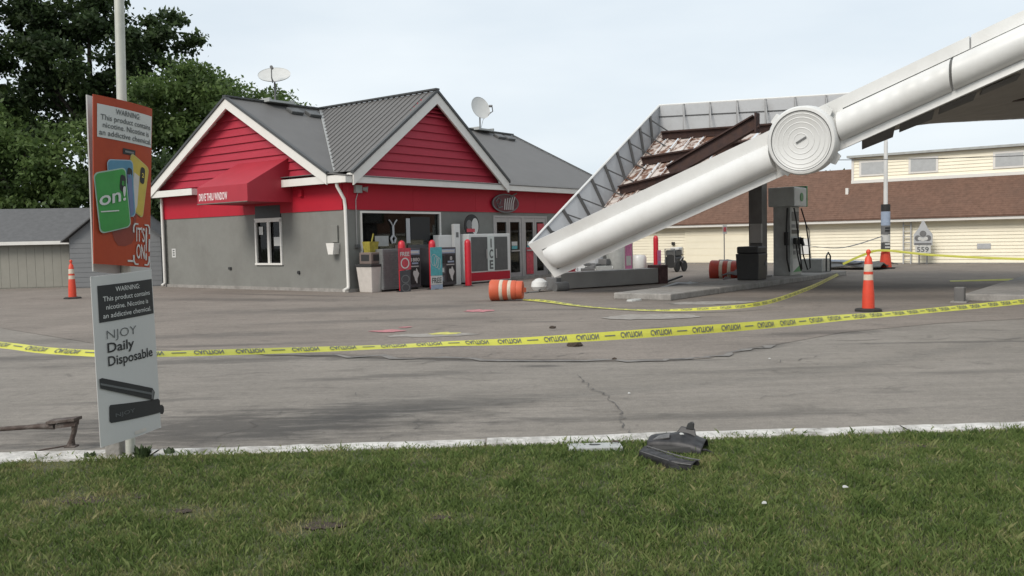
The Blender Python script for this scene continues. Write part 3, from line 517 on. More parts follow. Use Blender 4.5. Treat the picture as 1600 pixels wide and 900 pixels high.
def cabinet(s, wd, label, seed, slats):
    t = gthing('display_cabinet', label, 'cabinet', s, -.72, 0, 0, 'cabinets outside the store window'); h = 1.2
    box(t, 'body', m_grill if slats else m_cab, 0, wd, -.18, .5, .06, h, .015); rg = random.Random(seed)
    box(t, 'foot', m_dark, .05, wd - .05, -.1, .45, 0, .06)
    if slats:
        for i in range(15): box(t, 'slat', m_grill, .02, wd - .02, -.195, -.182, .12 + i * .07, .165 + i * .07)
        return t
    poster(t, .05, wd - .05, 1.02, 1.15, -.19, m_lblue); poster(t, .06, wd * .4, .72, .95, -.19, m_black); poster(t, wd * .45, wd - .05, .72, .97, -.19, m_black)
    p = poster(t, .08, wd * .42, .42, .62, -.19, m_grill); poster(t, .1, wd * .4, .16, .36, -.19, m_ink); q = poster(t, wd * .5, wd - .06, .16, .64, -.19, m_black)
    flat_text(t, '1880' if seed == 1 else '8', m_wprint, (wd * .72, -.1975, .82), (1, 0, 0), (0, 0, 1), wd * (.42 if seed == 1 else .12), .10, 'c', .02)
    MB().add([(wd * .74 + rx * math.cos(a), -.1975, .4 + rz * math.sin(a)) for a in [k * math.pi / 12 for k in range(24)] for rx, rz in ((.10 * (1 + .4 * math.sin(3 * a)), .19 * (1 + .25 * math.cos(5 * a))),)], [tuple(range(24))]).build('printed_shape', m_wprint, t)
    poster(t, .12, .2, .82, .9, -.1975, m_wprint); poster(t, .08, wd - .1, 1.06, 1.115, -.1975, m_wprint); poster(t, wd * .5, wd - .1, .665, .69, -.19, m_wprint); poster(t, .12, wd * .36, .46, .58, -.1975, m_wprint); poster(t, wd * .55, wd - .12, .74, .79, -.1975, m_lblue); poster(t, .1, wd * .3, .2, .32, -.1975, m_lblue)
    return t
cabinet(.42, .62, 'grey slatted storage cabinet beside the litter bin', 0, True); cabinet(1.10, .85, 'charcoal cabinet behind the red bollard sign', 1, False); cabinet(2.62, .90, 'charcoal cabinet with small posters between the teal sign and red bollard', 2, False)
bd = gthing('bollard', 'plain red steel bollard at the corner of the ice freezer', 'bollard', 3.55, -1.35, 0, 0, 'red bollards along the store')
MB().lathe([(.10, 0), (.10, 1.30), (.088, 1.38), (.05, 1.42), (.005, 1.435)], 18).build('post', m_bollard, bd, smooth=True); MB().lathe([(.18, 0), (.18, .012), (.12, .03)], 18).build('base_plate', m_dark, bd)
def bollard_at(s, l, label):
    c = copy_tree(bd); c.location = B(s, l); c['label'] = label; return c
bollard_at(.78, -1.30, 'red bollard behind the red placard near the litter bin'); bollard_at(1.97, -1.35, 'red bollard carrying the tall teal sign'); bollard_at(14.5, -1.85, 'red bollard with a pink notice by the far end of the store')
t = gthing('placard', 'red placard above a black and white lower panel strapped to a bollard', 'sign', .74, -1.45)
poster(t, -.24, .24, .62, 1.22, 0, m_redp, 'red_panel'); poster(t, -.21, .21, 0, .6, 0.002, m_cab, 'lower_panel')
flat_text(t, 'FREE', m_wprint, (0, -.006, 1.0), (1, 0, 0), (0, 0, 1), .36, .11, 'c', .02); ring(.13, .12, .04, -.006).build('printed_ring', m_wprint, t).location.z = .80
for z in (.12, .36): rr_ = ring(.13, .09, .035, -.006).build('printed_ring', m_grill, t); rr_.location.z = z
t = gthing('tall_sign', 'tall teal and white sign reading free fixed to a red bollard', 'sign', 1.97, -1.50)
poster(t, -.25, .25, .40, 1.22, 0, m_teal, 'teal_panel'); poster(t, -.25, .25, .14, .395, 0, m_wprint, 'white_panel'); poster(t, -.25, .25, 0, .135, 0, m_lblue, 'foot_panel')
flat_text(t, 'FREE', m_ink, (0, -.006, .19), (1, 0, 0), (0, 0, 1), .40, .15, 'c', .02)
for k in range(3): ring(.11 - .02 * k, .16, .016, -.006).build('printed_ring', m_wprint, t).location = (-.1 + .1 * k, 0, .85 - .05 * k)
t = gthing('ice_freezer', 'white outdoor ice freezer with dark doors and ICE lettering', 'freezer', 4.45, -.62)
box(t, 'body', m_white, 0, 2.15, 0, .56, .05, 1.60, .02); box(t, 'foot', m_dark, .08, 2.07, .06, .5, 0, .05); box(t, 'door', m_graphite, .12, .92, -.02, 0, .40, 1.50, .008); box(t, 'door', m_graphite, 1.28, 1.98, -.02, 0, .40, 1.50, .008); box(t, 'kick_panel', m_red, .05, 2.1, -.015, 0, .09, .36)
box(t, 'name_panel', mat('pale_ice_panel', (.56, .60, .58), .4, var=.05), .93, 1.27, -.024, 0, .38, 1.52)
for k, ch in enumerate('ICE'): flat_text(t, ch, m_ink, (1.10, -.030, 1.16 - k * .35), (1, 0, 0), (0, 0, 1), .06 if ch == 'I' else .19, .27, 'c', .03)
MB().bar((.86, -.05, .8), (.86, -.05, 1.1), .03, .03).bar((1.34, -.05, .8), (1.34, -.05, 1.1), .03, .03).build('door_handle', m_alu, t)
t = gthing('round_plaque', 'round black rimmed plaque standing on the ice freezer', 'sign', 4.86, -.40, 1.60)
MB().lathe([(.001, 0), (.36, 0), (.36, .04), (.001, .04)], 28).xf(Matrix.Translation((0, 0, .27)) @ Matrix.Rotation(R(90), 4, 'X')).build('disc', m_black, t)
MB().add([(.14 + .17 * math.cos(a), -.046, .25 + .26 * math.sin(a)) for a in [k * math.pi / 10 for k in range(20)]], [tuple(range(20))]).build('white_patch', m_wprint, t); MB().add([(-.15 + .14 * math.cos(a), -.047, .30 + .15 * math.sin(a)) for a in [k * math.pi / 10 for k in range(20)]], [tuple(range(20))]).build('grey_patch', m_grill, t); poster(t, -.28, .12, .06, .17, -.052, m_redp, 'red_patch')
t = gthing('white_freezer', 'narrow white freezer end with a tall post behind the bollard', 'freezer', 3.45, -.28)
box(t, 'body', m_white, 0, .92, 0, .26, .05, 1.58, .02); box(t, 'post', m_white, .58, .86, -.12, -.004, .0, 1.92, .01)
poster(t, .66, .78, 1.5, 1.66, -.125, m_grill)

# ================================================================== COLLAPSED CANOPY
can = thing('fuel_canopy', 'collapsed white fuel canopy with one corner fallen to the forecourt', 'canopy', B(0, 0, 0), RZ)
# near fascia line: low corner A, rising to D, level beyond
At = Vector((1.20, -5.42, 1.26)); Ab = Vector((1.60, -5.94, .43)); Dt = Vector((1.57, -15.56, 5.02)); Db = Vector((1.57, -15.56, 4.0))
E1t = At.lerp(Dt, 1.10); E1b = Ab.lerp(Db, 1.10); E2t = Vector((1.6, -24, 5.42)); E2b = Vector((1.6, -24, 4.40))
FBt = Vector((10, -4.47, 5.80)); FCt = Vector((10, -10.4, 5.48)); FDt = Vector((10, -15.5, 5.25)); FEt = Vector((10, -24, 5.25))
FH = .98
def near(t):                                 # t 0..1 A->D', 1.1 kink, to 2 end; returns bottom, top
    if t <= 1.10: return Ab.lerp(Db, t), At.lerp(Dt, t)
    q = (t - 1.1) / .9; return E1b.lerp(E2b, q), E1t.lerp(E2t, q)
def far_top(l):
    pts = [FBt, FCt, FDt, FEt]
    for a, b in zip(pts, pts[1:]):
        if l >= b.y - 1e-6: return a.lerp(b, (a.y - l) / (a.y - b.y))
    return FEt
def tofl(t):                                  # near parameter -> far line position
    return -4.47 + (near(t)[0].y + 5.94) * (24 - 4.47) / (24 - 5.94)
def outn(t):
    bt, tp = near(t); b2, t2 = near(t + .02); u = (tp - bt).normalized(); d = (b2 - bt).normalized(); return u.cross(d).normalized() * (1 if (u.cross(d)).x < 0 else -1)
TM = (12.40 - 5.75) / (15.56 - 5.75)          # medallion position along the near edge
def fascia_strip(t0, t1, v0, v1, o0, o1, name, m, thick=.04, n=14):
    rows = []
    for i in range(n + 1):
        t_ = t0 + (t1 - t0) * i / n; bt, tp = near(t_); o = outn(t_); rows.append([bt.lerp(tp, v0) + o * o0, bt.lerp(tp, v1) + o * o1])
    mb = MB().grid(rows); ob = mb.build(name, m, can); sd = ob.modifiers.new('thickness', 'SOLIDIFY'); sd.thickness = thick; sd.offset = 0; return ob
def bullnose(t0, t1, name, capl=True, n=34):
    prof = [(.155, .0)] + [(.155 + .61 * (1 - math.cos(a)) / 2, .32 * math.sin(a) ** .85) for a in [math.pi * k / 12 for k in range(1, 12)]] + [(.765, .0)]
    rows = []
    for i in range(n + 1):
        t_ = t0 + (t1 - t0) * i / n; bt, tp = near(t_); o = outn(t_); k = (min(1, .55 + .45 * (i / 1.2)) if capl else 1) * (1 + .035 * math.sin(i * 2.3 + t0 * 9) * math.sin(i * .9))
        rows.append([bt.lerp(tp, .46 + (v - .46) * (1 if not capl else min(1, .9 + .1 * i))) + o * (d * k) for v, d in prof])
    mb = MB().grid(rows); nc = len(prof); mb.f.append(tuple(range(nc))); mb.f.append(tuple(range(n * nc, (n + 1) * nc))); return mb.build(name, m_white, can, smooth=True)
fascia_strip(.0, TM + .01, .0, 1.0, -.02, -.02, 'fascia_sheet', m_fasin, .02, 10); fascia_strip(TM + .01, 2.0, .0, 1.0, -.02, -.02, 'fascia_sheet', m_fasin, .02, 20)
joints = [.0, .33, TM - .075]
fascia_strip(.0, TM - .075, .76, 1.02, .03, .03, 'fascia_cap', m_white); fascia_strip(TM + .075, .985, .785, 1.02, .03, .03, 'fascia_cap', m_white); fascia_strip(.988, 2.0, .785, 1.02, .03, .03, 'fascia_cap', m_white, n=20)
fascia_strip(.0, TM - .075, .0, .155, .05, .03, 'fascia_foot', m_white); fascia_strip(TM + .075, 2.0, .0, .15, .05, .03, 'fascia_foot', m_white, n=26)
bullnose(.022, TM - .07, 'bullnose'); bullnose(TM + .07, .955, 'bullnose', False); bullnose(.96, 2.0, 'bullnose', False, 28)
fascia_strip(.0, .021, .156, .76, .03, .03, 'corner_sheet', m_white, n=3)
fascia_strip(TM - .08, TM + .08, .0, 1.02, .035, .035, 'medallion_backing', m_white, n=4)
# round medallion
bt, tp = near(TM); o = outn(TM); u = (tp - bt).normalized(); d = u.cross(o).normalized(); mc = bt.lerp(tp, .50) + o * .04
MR = Matrix((d, u, o)).transposed().to_4x4(); MR.translation = mc
MB().lathe([(.70, 0), (.70, .30), (.67, .34), (.62, .35), (.60, .335), (.001, .335)], 48).xf(MR).build('medallion', m_white, can, smooth=True)
for r in (.14, .25, .36, .46, .54): MB().grid([[(MR @ Vector(((r + q) * math.cos(2 * math.pi * k / 40), (r + q) * math.sin(2 * math.pi * k / 40), .338 + hh))) for k in range(41)] for q, hh in ((0, 0), (.012, .004), (.024, 0))]).build('medallion_ring', m_white, can)
MB().bar(MR @ Vector((-.10, -.02, .345)), MR @ Vector((.12, .05, .345)), .03, .03, o).build('medallion_slot', m_grill, can)
MB().grid([[(MR @ Vector((rr * math.cos(2 * math.pi * k / 48), rr * math.sin(2 * math.pi * k / 48), .345))) for k in range(49)] for rr in (.598, .618)]).build('medallion_seam', m_strut, can)
for a in (40, 130, 225, 315):
    ca, sa = math.cos(R(a)), math.sin(R(a)); MB().slab([MR @ Vector((ca * .62 - sa * .14, sa * .62 + ca * .14, .05)), MR @ Vector((ca * .62 + sa * .14, sa * .62 - ca * .14, .05)), MR @ Vector((ca * .80 + sa * .10, sa * .80 - ca * .10, .05)), MR @ Vector((ca * .80 - sa * .10, sa * .80 + ca * .10, .05))], o * .06).build('medallion_tab', m_white, can)
# side fascia A..B (inside seen) and far fascia
sN = (At - Ab).normalized()
def sideP(q):
    a = Ab.lerp(FBt - Vector((0, 0, FH)), q); b = At.lerp(FBt, q); return a, b
NS = 10
MB().grid([[sideP(i / 10)[0], sideP(i / 10)[1]] for i in range(11)]).build('side_fascia', m_fasin, can).modifiers.new('thickness', 'SOLIDIFY').thickness = .03
MB().tube([sideP(i / 10)[1] for i in range(11)], .035, 6).build('side_cap', m_white, can)
inn = Vector((.25, -.97, 0)).normalized()
for i in range(1, NS):
    a, b = sideP(i / NS); off = inn * .03; MB().bar(a + off, b + off, .05, .09, inn).build('strut', m_strut, can)
    MB().bar(b + off - (b - a) * .12, a + inn * .75 + Vector((0, 0, .02)) + (sideP(min(1, (i + .6) / NS))[0] - a) * .9, .035, .035).build('brace', m_strut, can)
fl = [-4.47 - i * (19.53 / 18) for i in range(19)]
MB().grid([[far_top(l) - Vector((0, 0, FH)), far_top(l)] for l in fl]).build('far_fascia', m_fasin, can).modifiers.new('thickness', 'SOLIDIFY').thickness = .03
MB().tube([far_top(l) for l in fl], .04, 6).build('far_cap', m_white, can); MB().tube([far_top(l) - Vector((.04, 0, .38)) for l in fl], .02, 4).build('far_rail', m_strut, can)
for l in [-4.47 - .93 * k for k in range(1, 21)]:
    p = far_top(l); q = p - Vector((0, 0, FH)); MB().bar(q - Vector((.04, 0, 0)), p - Vector((.04, 0, 0)), .05, .08, (1, 0, 0)).build('strut', mat('pale_strut', (.30, .30, .30), .6, .2), can); MB().bar(p - Vector((.05, 0, .05)), q - Vector((.45, .22, -.02)), .035, .035).build('brace', MATS['pale_strut'], can)
# deck pans: twisted surface between the two edges, each pan its own piece running front to back
def deckP(t, q, dz=0):
    bt, tp = near(t); a = bt.lerp(tp, .10); f = far_top(tofl(t)); f = f - Vector((0, 0, FH * .93)); p = a.lerp(f, q); p.z += dz + .25 * math.sin(math.pi * q) * (.5 if t < .8 else .2) * 0; return p
tt = 0.0; rgd = random.Random(3)
NP = 46
for i in range(NP):
    t0 = 2.0 * i / NP; t1 = 2.0 * (i + 1) / NP - .004; rows = []; j = rgd.uniform(-.03, .03) if t0 < 1 else 0
    for k in range(9): q = .01 + .98 * k / 8; rows.append([deckP(t0, q, j), deckP(t0 + (t1 - t0) * .15, q, j), deckP(t0 + (t1 - t0) * .16, q, j + .05), deckP(t0 + (t1 - t0) * .26, q, j + .05), deckP(t0 + (t1 - t0) * .27, q, j), deckP(t1, q, j)])
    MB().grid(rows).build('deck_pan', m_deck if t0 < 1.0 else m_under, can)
m_pan2 = m_under
rows_n = 24
MB().grid([[deckP(.42 + 1.58 * i / rows_n, .02 + .96 * k / 6, -.06) for k in range(7)] for i in range(rows_n + 1)]).build('soffit', m_under, can)
for k in range(4):                             # torn soffit panels hanging along the near edge
    t0 = TM + .10 + k * .075; a = deckP(t0, .04, -.09); b = deckP(t0 + .065, .04, -.09); dn = Vector((.25, .1, -.16 + .03 * k)); MB().slab([a, b, b + dn, a + dn + Vector((.1, 0, .03))], (.02, 0, -.02)).build('torn_panel', mat('dark_soffit_panel', (.11, .108, .105), .6, var=.2), can)
def ibeam(p, q, wd, ht, up):
    p = Vector(p); q = Vector(q); up = Vector(up).normalized(); mb = MB(); mb.bar(p + up * (ht / 2 - .02), q + up * (ht / 2 - .02), wd, .04, up); mb.bar(p - up * (ht / 2 - .02), q - up * (ht / 2 - .02), wd, .04, up); mb.bar(p, q, .03, ht - .08, up); return mb
for q in (.22, .47, .70, .93):
    t_list = [.03, .35, .7, 1.1, 2.0]
    for a, b in zip(t_list, t_list[1:]):
        ibeam(deckP(a, q, .15), deckP(b, q, .15), .18, .26, (-.2, 0, 1)).build('purlin', m_rust, can)
ibeam((5.7, -7.05, 3.20), (6.38, -9.34, 4.46), .22, .38, (0, .45, .9)).build('bent_girder', m_rust, can)
MB().bar((6.36, -9.36, 4.15), (6.36, -9.36, 4.68), .26, .05, (0, 1, 0)).build('girder_end_plate', m_rust, can)
for k, (s, l) in enumerate(((5.6, -19.5),)):
    box(can, 'column', m_beam, s - .2, s + .2, l - .2, l + .2, .18, 4.42, .01)
ibeam((5.6, -12.5, 4.35), (5.6, -23.5, 4.60), .25, .4, (0, 0, 1)).build('girder', m_rust, can)
# standing column near the pump
t = gthing('canopy_column', 'dark grey steel canopy column still standing beside the fuel pump', 'column', 7.9, -8.75, .15)
box(t, 'shaft', m_coldk, -.20, .20, -.2, .2, 0, 3.55, .012); box(t, 'base_plate', m_coldk, -.3, .3, -.3, .3, 0, .05); box(t, 'service_box', m_beam, -.32, -.202, -.22, .12, 1.0, 1.55, .01)

# ================================================================== ISLANDS AND FORECOURT THINGS
def island(s0, s1, l0, l1, label):
    t = gthing('pump_island', label, 'island', s0, (l0 + l1) / 2, 0, 0, 'concrete pump islands'); L2 = s1 - s0; h = abs(l1 - l0) / 2; n = 3; segs = 5
    for i in range(segs):
        a = L2 * i / segs + .006; b = L2 * (i + 1) / segs - .006; box(t, 'island_block', m_conc, a, b, -h, h, 0, .15, .025)
    return t
island(.3, 12.6, -9.85, -8.42, 'long concrete pump island under the fallen canopy corner'); island(2.3, 13, -16.6, -15.2, 'concrete pump island beyond the single orange cone')
t = gthing('island_post', 'short grey guard post at the end of the farther pump island', 'post', 1.95, -15.2); MB().box(-.09, .09, -.09, .09, 0, .30).build('post', m_coldk, t, bevel=.015); box(t, 'foot', m_conc, -.14, .14, -.14, .14, 0, .03)
t = gthing('fallen_column', 'grey canopy column lying on its side across the forecourt', 'column', 2.75, -5.15, .25, R(-15.5))
box(t, 'shaft', m_beam, 0, 3.75, -.2, .2, -.22, .22, .015); box(t, 'base_plate', mat('brown_steel', (.075, .035, .035), .7, var=.35, scale=7), 3.752, 4.10, -.25, .25, -.25, .30, .01); box(t, 'cap', m_grill, -.18, -.002, -.22, .22, -.25, .1, .02)
MB().bar((4.12, -.1, -.22), (4.6, -.35, -.05), .1, .05).build('bent_bracket', m_dark, t)
t = gthing('light_fixture', 'broken white light housing under the fallen canopy corner', 'light', 2.05, -5.10, 0)
MB().lathe([(.02, .05), (.16, .05), (.22, .14), (.20, .26), (.10, .34), (.02, .36)], 16, sx=1.1).build('housing', m_white, t, smooth=True); MB().tube([(-.1, -.1, .08), (-.35, -.2, .03), (-.55, -.05, .02), (-.8, -.1, .02)], .02, 6).build('cable', m_grill, t)
MB().cyl((.2, -.35, .12), (.55, -.5, .12), .13).build('conduit_bundle', m_grill, t)
def drum(s, l, rz, roll, label, m):
    t = gthing('traffic_drum', label, 'traffic drum', s, l, .27, rz, 'orange traffic drums lying on the forecourt')
    X = Matrix.Rotation(R(90), 4, 'Y')
    segs = [(0, .26, .285, m), (.26, .36, .277, m_refl), (.36, .50, .270, m), (.50, .60, .264, m_refl), (.60, .74, .258, m), (.74, .92, .245, m)]
    for a, b, r, mm in segs: MB().lathe([(r - .012, a), (r, a + .012), (r - .006, b - .012), (r - .016, b)], 22).xf(X).build('band', mm, t, smooth=True)
    t.scale = (.80, .86, .86); t.location.z = .245
    MB().lathe([(.05, -.02), (.262, -.02), (.27, 0), (.2, .02)], 22).xf(X).build('base', m, t); MB().bar((.92, -.1, 0), (1.0, 0, 0), .03, .12).bar((1.0, 0, 0), (.92, .1, 0), .03, .12).build('handle', m, t)
    return t
drum(-1.15, -6.05, R(-62), 0, 'orange and white traffic drum lying on its side near the storefront', m_drum)
drum(9.9, -6.35, R(-75), 0, 'red orange traffic drum tipped over behind the black bin', mat('red_drum', (.38, .045, .025), .5, var=.2)).scale = (1.1, 1.2, 1.2)
t = gthing('grey_tarp', 'crumpled grey tarp lying over the tipped red drum', 'tarp', 10.4, -7.1)
rg = random.Random(9); MB().grid([[(-.7 + i * .2, -.55 + k * .2, .56 + .06 * rg.random() - .45 * (abs(i - 3.5) / 3.5) ** 2) for k in range(7)] for i in range(8)]).build('sheet', mat('grey_tarp', (.16, .16, .17), .6, var=.2), t, smooth=True).modifiers.new('thickness', 'SOLIDIFY').thickness = .02
t = gthing('black_bin', 'black square forecourt bin at the foot of the standing column', 'bin', 6.45, -9.15, .152)
MB().add([(-.3, -.3, 0), (.3, -.3, 0), (.3, .3, 0), (-.3, .3, 0), (-.33, -.33, .72), (.33, -.33, .72), (.33, .33, .72), (-.33, .33, .72)], [(0, 3, 2, 1), (0, 1, 5, 4), (1, 2, 6, 5), (2, 3, 7, 6), (3, 0, 4, 7), (4, 5, 6, 7)]).build('body', m_dark, t, bevel=.02); MB().box(-.31, .31, -.31, .31, .72, .92).build('hood', m_dark, t, bevel=.04)
box(t, 'opening', m_black, -.2, .2, -.318, -.312, .76, .88); MB().cyl((.22, -.335, .45), (.22, -.32, .45), .07).build('badge', m_grill, t)
# fuel pump
t = gthing('fuel_pump', 'grey fuel pump with green topped valance and black hoses', 'fuel pump', 9.35, -9.1, .152)
box(t, 'lower_body', m_pump, -.42, .42, -.27, .27, 0, 1.15, .02); box(t, 'upper_body', m_pump, -.36, .36, -.22, .22, 1.15, 2.05, .02); box(t, 'side_column', m_pump, -.50, -.422, -.26, .26, 0, 2.05, .01)
box(t, 'valance', mat('pump_valance', (.50, .52, .50), .4, var=.08), -.55, .50, -.40, .40, 2.05, 2.62, .03); box(t, 'green_cap', m_pgreen, .502, .60, -.40, .40, 2.05, 2.68, .02); MB().cyl((.05, -.415, 2.33), (.05, -.402, 2.33), .13, n=20).build('valance_mark', m_pgreen, t)
for x, z0, z1, x1, m in ((-.28, 1.62, 1.9, .30, m_graphite), (-.30, 1.24, 1.36, .34, m_dark), (.06, 1.40, 1.54, .30, m_dark), (-.30, 1.42, 1.52, -.02, m_grill)): poster(t, x, x1, z0, z1, -.228, m, 'display')
for k in range(3):
    for j in range(2): poster(t, -.3 + .32 * j, -.1 + .32 * j, .62 + k * .17, .74 + k * .17, -.277, m_grill, 'button')
poster(t, -.36, .36, .10, .5, -.277, m_wprint, 'door_panel'); MB().slab([(-.36, -.283, .1), (.36, -.283, .1), (.36, -.283, .34)], (0, .003, 0)).build('green_swoosh', m_pgreen, t)
for sx in (-.30, .30):
    MB().tube([(sx, -.30, 2.0), (sx * 1.3, -.42, 1.5), (sx * 1.4, -.50, .8), (sx * 1.2, -.55, .2), (sx * .9, -.5, .15), (sx * .8, -.38, .6), (sx * .85, -.33, 1.0)], .022, 8).build('hose', m_rubber, t, smooth=True)
    nzl = MB().bar((sx * .85, -.33, .92), (sx * .85, -.33, 1.12), .09, .10).bar((sx * .85, -.34, 1.08), (sx * .6, -.42, .88), .05, .05).build('nozzle', m_dark, t)
MB().tube([(-.52, -.18, 2.0), (-.66, -.2, 1.4), (-.62, -.2, .5), (-.55, -.25, .12)], .025, 8).build('hose', m_rubber, t, smooth=True); MB().box(-.62, -.51, -.24, -.1, .9, 1.3).build('nozzle', m_dark, t, bevel=.02)
t = gthing('planter_block', 'grey concrete planter block past the fuel pump', 'planter', 11.6, -9.1, .152); MB().box(-.3, .55, -.38, .38, 0, .42).build('block', m_pump, t, bevel=.02); MB().tube([(-.1, -.45, .02), (-.1, -.45, .5), (.1, -.45, .62), (.3, -.45, .5), (.3, -.45, .02)], .025, 8).build('hoop', m_dark, t)
t = gthing('flat_debris', 'dark flattened roofing sheet lying before the cream building', 'debris', 18.2, -8.2); rg = random.Random(4)
MB().grid([[(-1.5 + i * .5, -1.6 + k * .55, .05 + .22 * rg.random()) for k in range(7)] for i in range(6)]).build('sheet', m_graphite, t).modifiers.new('thickness', 'SOLIDIFY').thickness = .04; MB().bar((-.9, -.8, .3), (-.6, .5, .34), .3, .05).build('blue_strip', m_lblue, t)

for x_, y_, rz_, ln, m_, lb in ((5.2, -7.6, 4, 2.4, m_fasin, 'long pale metal strip lying beside the fallen column'), (4.6, -7.95, -6, 1.7, m_coldk, 'dark bent trim strip lying along the pump island'), (8.6, -7.5, 20, 1.1, m_rust, 'rusty steel offcut lying behind the black bin')):
    t = gthing('metal_strip', lb, 'debris', x_, y_, 0, R(rz_), 'loose metal strips on the forecourt'); MB().slab([(-ln / 2, -.08, .01), (ln / 2, -.06, .03), (ln / 2, .08, .03), (0, .09, .10), (-ln / 2, .08, .02)], (0, 0, .03)).build('strip', m_, t); MB().bar((-ln * .4, .1, .03), (ln * .45, .12, .06), .04, .05).build('folded_edge', m_, t)
# cones
def cone(loc, label):
    t = thing('traffic_cone', label, 'cone', loc, 0, 'tall orange delineator cones')
    MB().lathe([(.24, 0), (.24, .035), (.2, .05), (.12, .055)], 8).build('base', m_rubber, t); MB().lathe([(.105, .05), (.10, .30), (.085, .52), (.08, .55)], 20).build('lower_body', m_orange, t, smooth=True)
    MB().lathe([(.082, .55), (.079, .65)], 20).build('reflective_band', m_refl, t, smooth=True); MB().lathe([(.079, .65), (.077, .70)], 20).build('mid_body', m_orange, t, smooth=True); MB().lathe([(.077, .70), (.07, .83)], 20).build('reflective_band', m_refl, t, smooth=True)
    MB().lathe([(.07, .83), (.055, .94), (.028, .97), (.024, 1.0), (.04, 1.03), (.04, 1.06), (.015, 1.09)], 20).build('handle_top', m_orange, t, smooth=True); return t
c1 = cone((6.27, 15.40, 0.006), 'tall orange cone with white bands standing alone on the forecourt')
for loc, lb in (((-12.25, 24.4, 0), 'tall orange cone in front of the beige shed'),):
    c = copy_tree(c1); c.location = loc; c['label'] = lb

# poster-wrapped pole on the right
t = thing('light_pole', 'white pole wrapped in black and white posters with orange sleeve', 'pole', (14.08, 33.0, 0.004))
MB().cyl((0, 0, .0), (0, 0, 4.75), .085, .07, 14).build('shaft', m_white, t, smooth=True); MB().lathe([(.34, 0), (.34, .05), (.2, .06)], 10).build('foot', m_rubber, t); MB().lathe([(.22, .06), (.17, .55), (.15, .66)], 16).build('orange_sleeve', m_orange, t, smooth=True)
for a, b, m in ((.66, 1.0, m_graphite), (1.0, 1.28, m_wprint), (1.28, 1.62, m_grill), (1.62, 2.15, m_lblue), (2.15, 2.42, m_black)): MB().lathe([(.165, a + .004), (.165, b - .004)], 14).build('wrap_poster', m, t, smooth=True)
for z in (.78, .9, 1.4, 1.5): MB().box(-.09, .09, -.172, -.166, z, z + .06).build('printed_line', m_wprint if z < 1.2 else m_black, t)
MB().box(-.05, .05, -.05, .05, 4.75, 4.85).build('cap', m_white, t)

# small things past the fallen column
t = gthing('gas_bottle_crate', 'pale red crate near the store beyond the fallen column', 'crate', 8.6, -1.5); MB().box(-.28, .28, -.22, .22, 0, .42).build('crate', m_redp, t, bevel=.01)
for k in range(3): box(t, 'slat', m_redp, -.285, .285, -.232, -.222, .06 + k * .12, .13 + k * .12)
t = gthing('scrap_pile', 'pile of grey and white scrap below the fallen canopy', 'scrap', 10.3, -1.5); rg = random.Random(12)
for k in range(16):
    x, y, z = rg.uniform(-.9, .9), rg.uniform(-.5, .5), rg.uniform(0, .35); sz = rg.uniform(.12, .34)
    mbx = MB().box(-sz, sz, -sz * .5, sz * .5, -sz * .35, sz * .35).xf(Matrix.Translation((x, y, z + sz * .5)) @ Matrix.Rotation(rg.uniform(0, 3), 4, 'Z') @ Matrix.Rotation(rg.uniform(-.6, .6), 4, 'X')); mbx.build('scrap_piece', rg.choice([m_grill, m_pump, m_white, m_graphite, m_fasin]), t, bevel=.02)
MB().lathe([(.3, 0), (.3, .8), (.26, .9)], 14, (.7, .3, 0)).build('scrap_tank', m_fasin, t, smooth=True)
t = gthing('grey_tank', 'tall grey cylinder tank behind the pink banner', 'tank', 11.6, -1.75); MB().lathe([(.36, 0), (.38, .05), (.38, 1.5), (.3, 1.62), (.05, 1.66)], 20).build('tank', m_pump, t, smooth=True); MB().lathe([(.42, 0), (.42, .04), (.3, .05)], 16).build('foot_ring', m_dark, t)
t = gthing('pink_banner', 'pink and white banner sign standing beside the grey tank', 'sign', 9.4, -3.45); poster(t, -.05, .42, .1, 1.75, 0, m_pink, 'banner'); poster(t, .02, .34, .42, .75, -.006, m_wprint, 'printed_box'); MB().bar((.44, .02, 0), (.44, .02, 1.8), .05, .05).bar((-.07, .02, 0), (-.07, .02, 1.8), .04, .04).build('frame', m_alu, t); MB().box(-.2, .6, -.15, .2, 0, .04).build('foot', m_dark, t)
t = gthing('white_drum', 'short white drum beside the far red bollard', 'drum', 14.2, -1.25); MB().lathe([(.28, 0), (.30, .03), (.30, .56), (.24, .66), (.05, .68)], 18).build('body', m_white, t, smooth=True); MB().lathe([(.305, .0), (.305, .12)], 18).build('base_band', m_dark, t)
t = gthing('pink_notice', 'pink notice strapped to the far red bollard', 'sign', 14.45, -2.02); poster(t, -.14, .16, .25, .85, 0, m_pink, 'notice'); poster(t, -.10, .12, .3, .42, -.006, m_lblue, 'printed_box'); poster(t, -.12, .14, 0, .24, 0, m_pump, 'foot_panel')
t = gthing('compressor', 'black wheeled compressor beside the far red bollard', 'machine', 14.3, -2.75)
MB().cyl((-.3, 0, .42), (.3, 0, .42), .26, n=18).build('tank', m_dark, t, smooth=True); MB().box(-.28, .28, -.22, .22, .62, .86).build('motor', m_graphite, t, bevel=.04); MB().box(-.12, .2, -.26, .1, .86, .95).build('filter', m_white, t, bevel=.02)
for sx in (-.3, .3): MB().lathe([(.05, -.04), (.2, -.04), (.22, -.02), (.22, .02), (.2, .04), (.05, .04)], 18).xf(Matrix.Translation((sx, -.28, .22)) @ Matrix.Rotation(R(90), 4, 'X')).build('wheel', m_rubber, t, smooth=True)
MB().tube([(-.32, -.2, .3), (-.36, -.2, .9), (-.36, .2, .9), (-.32, .2, .3)], .025, 6).build('frame', m_grill, t); MB().tube([(.3, -.25, .5), (.1, -.34, .6), (-.15, -.34, .45), (.1, -.33, .35)], .02, 6).build('hose', m_alu, t)
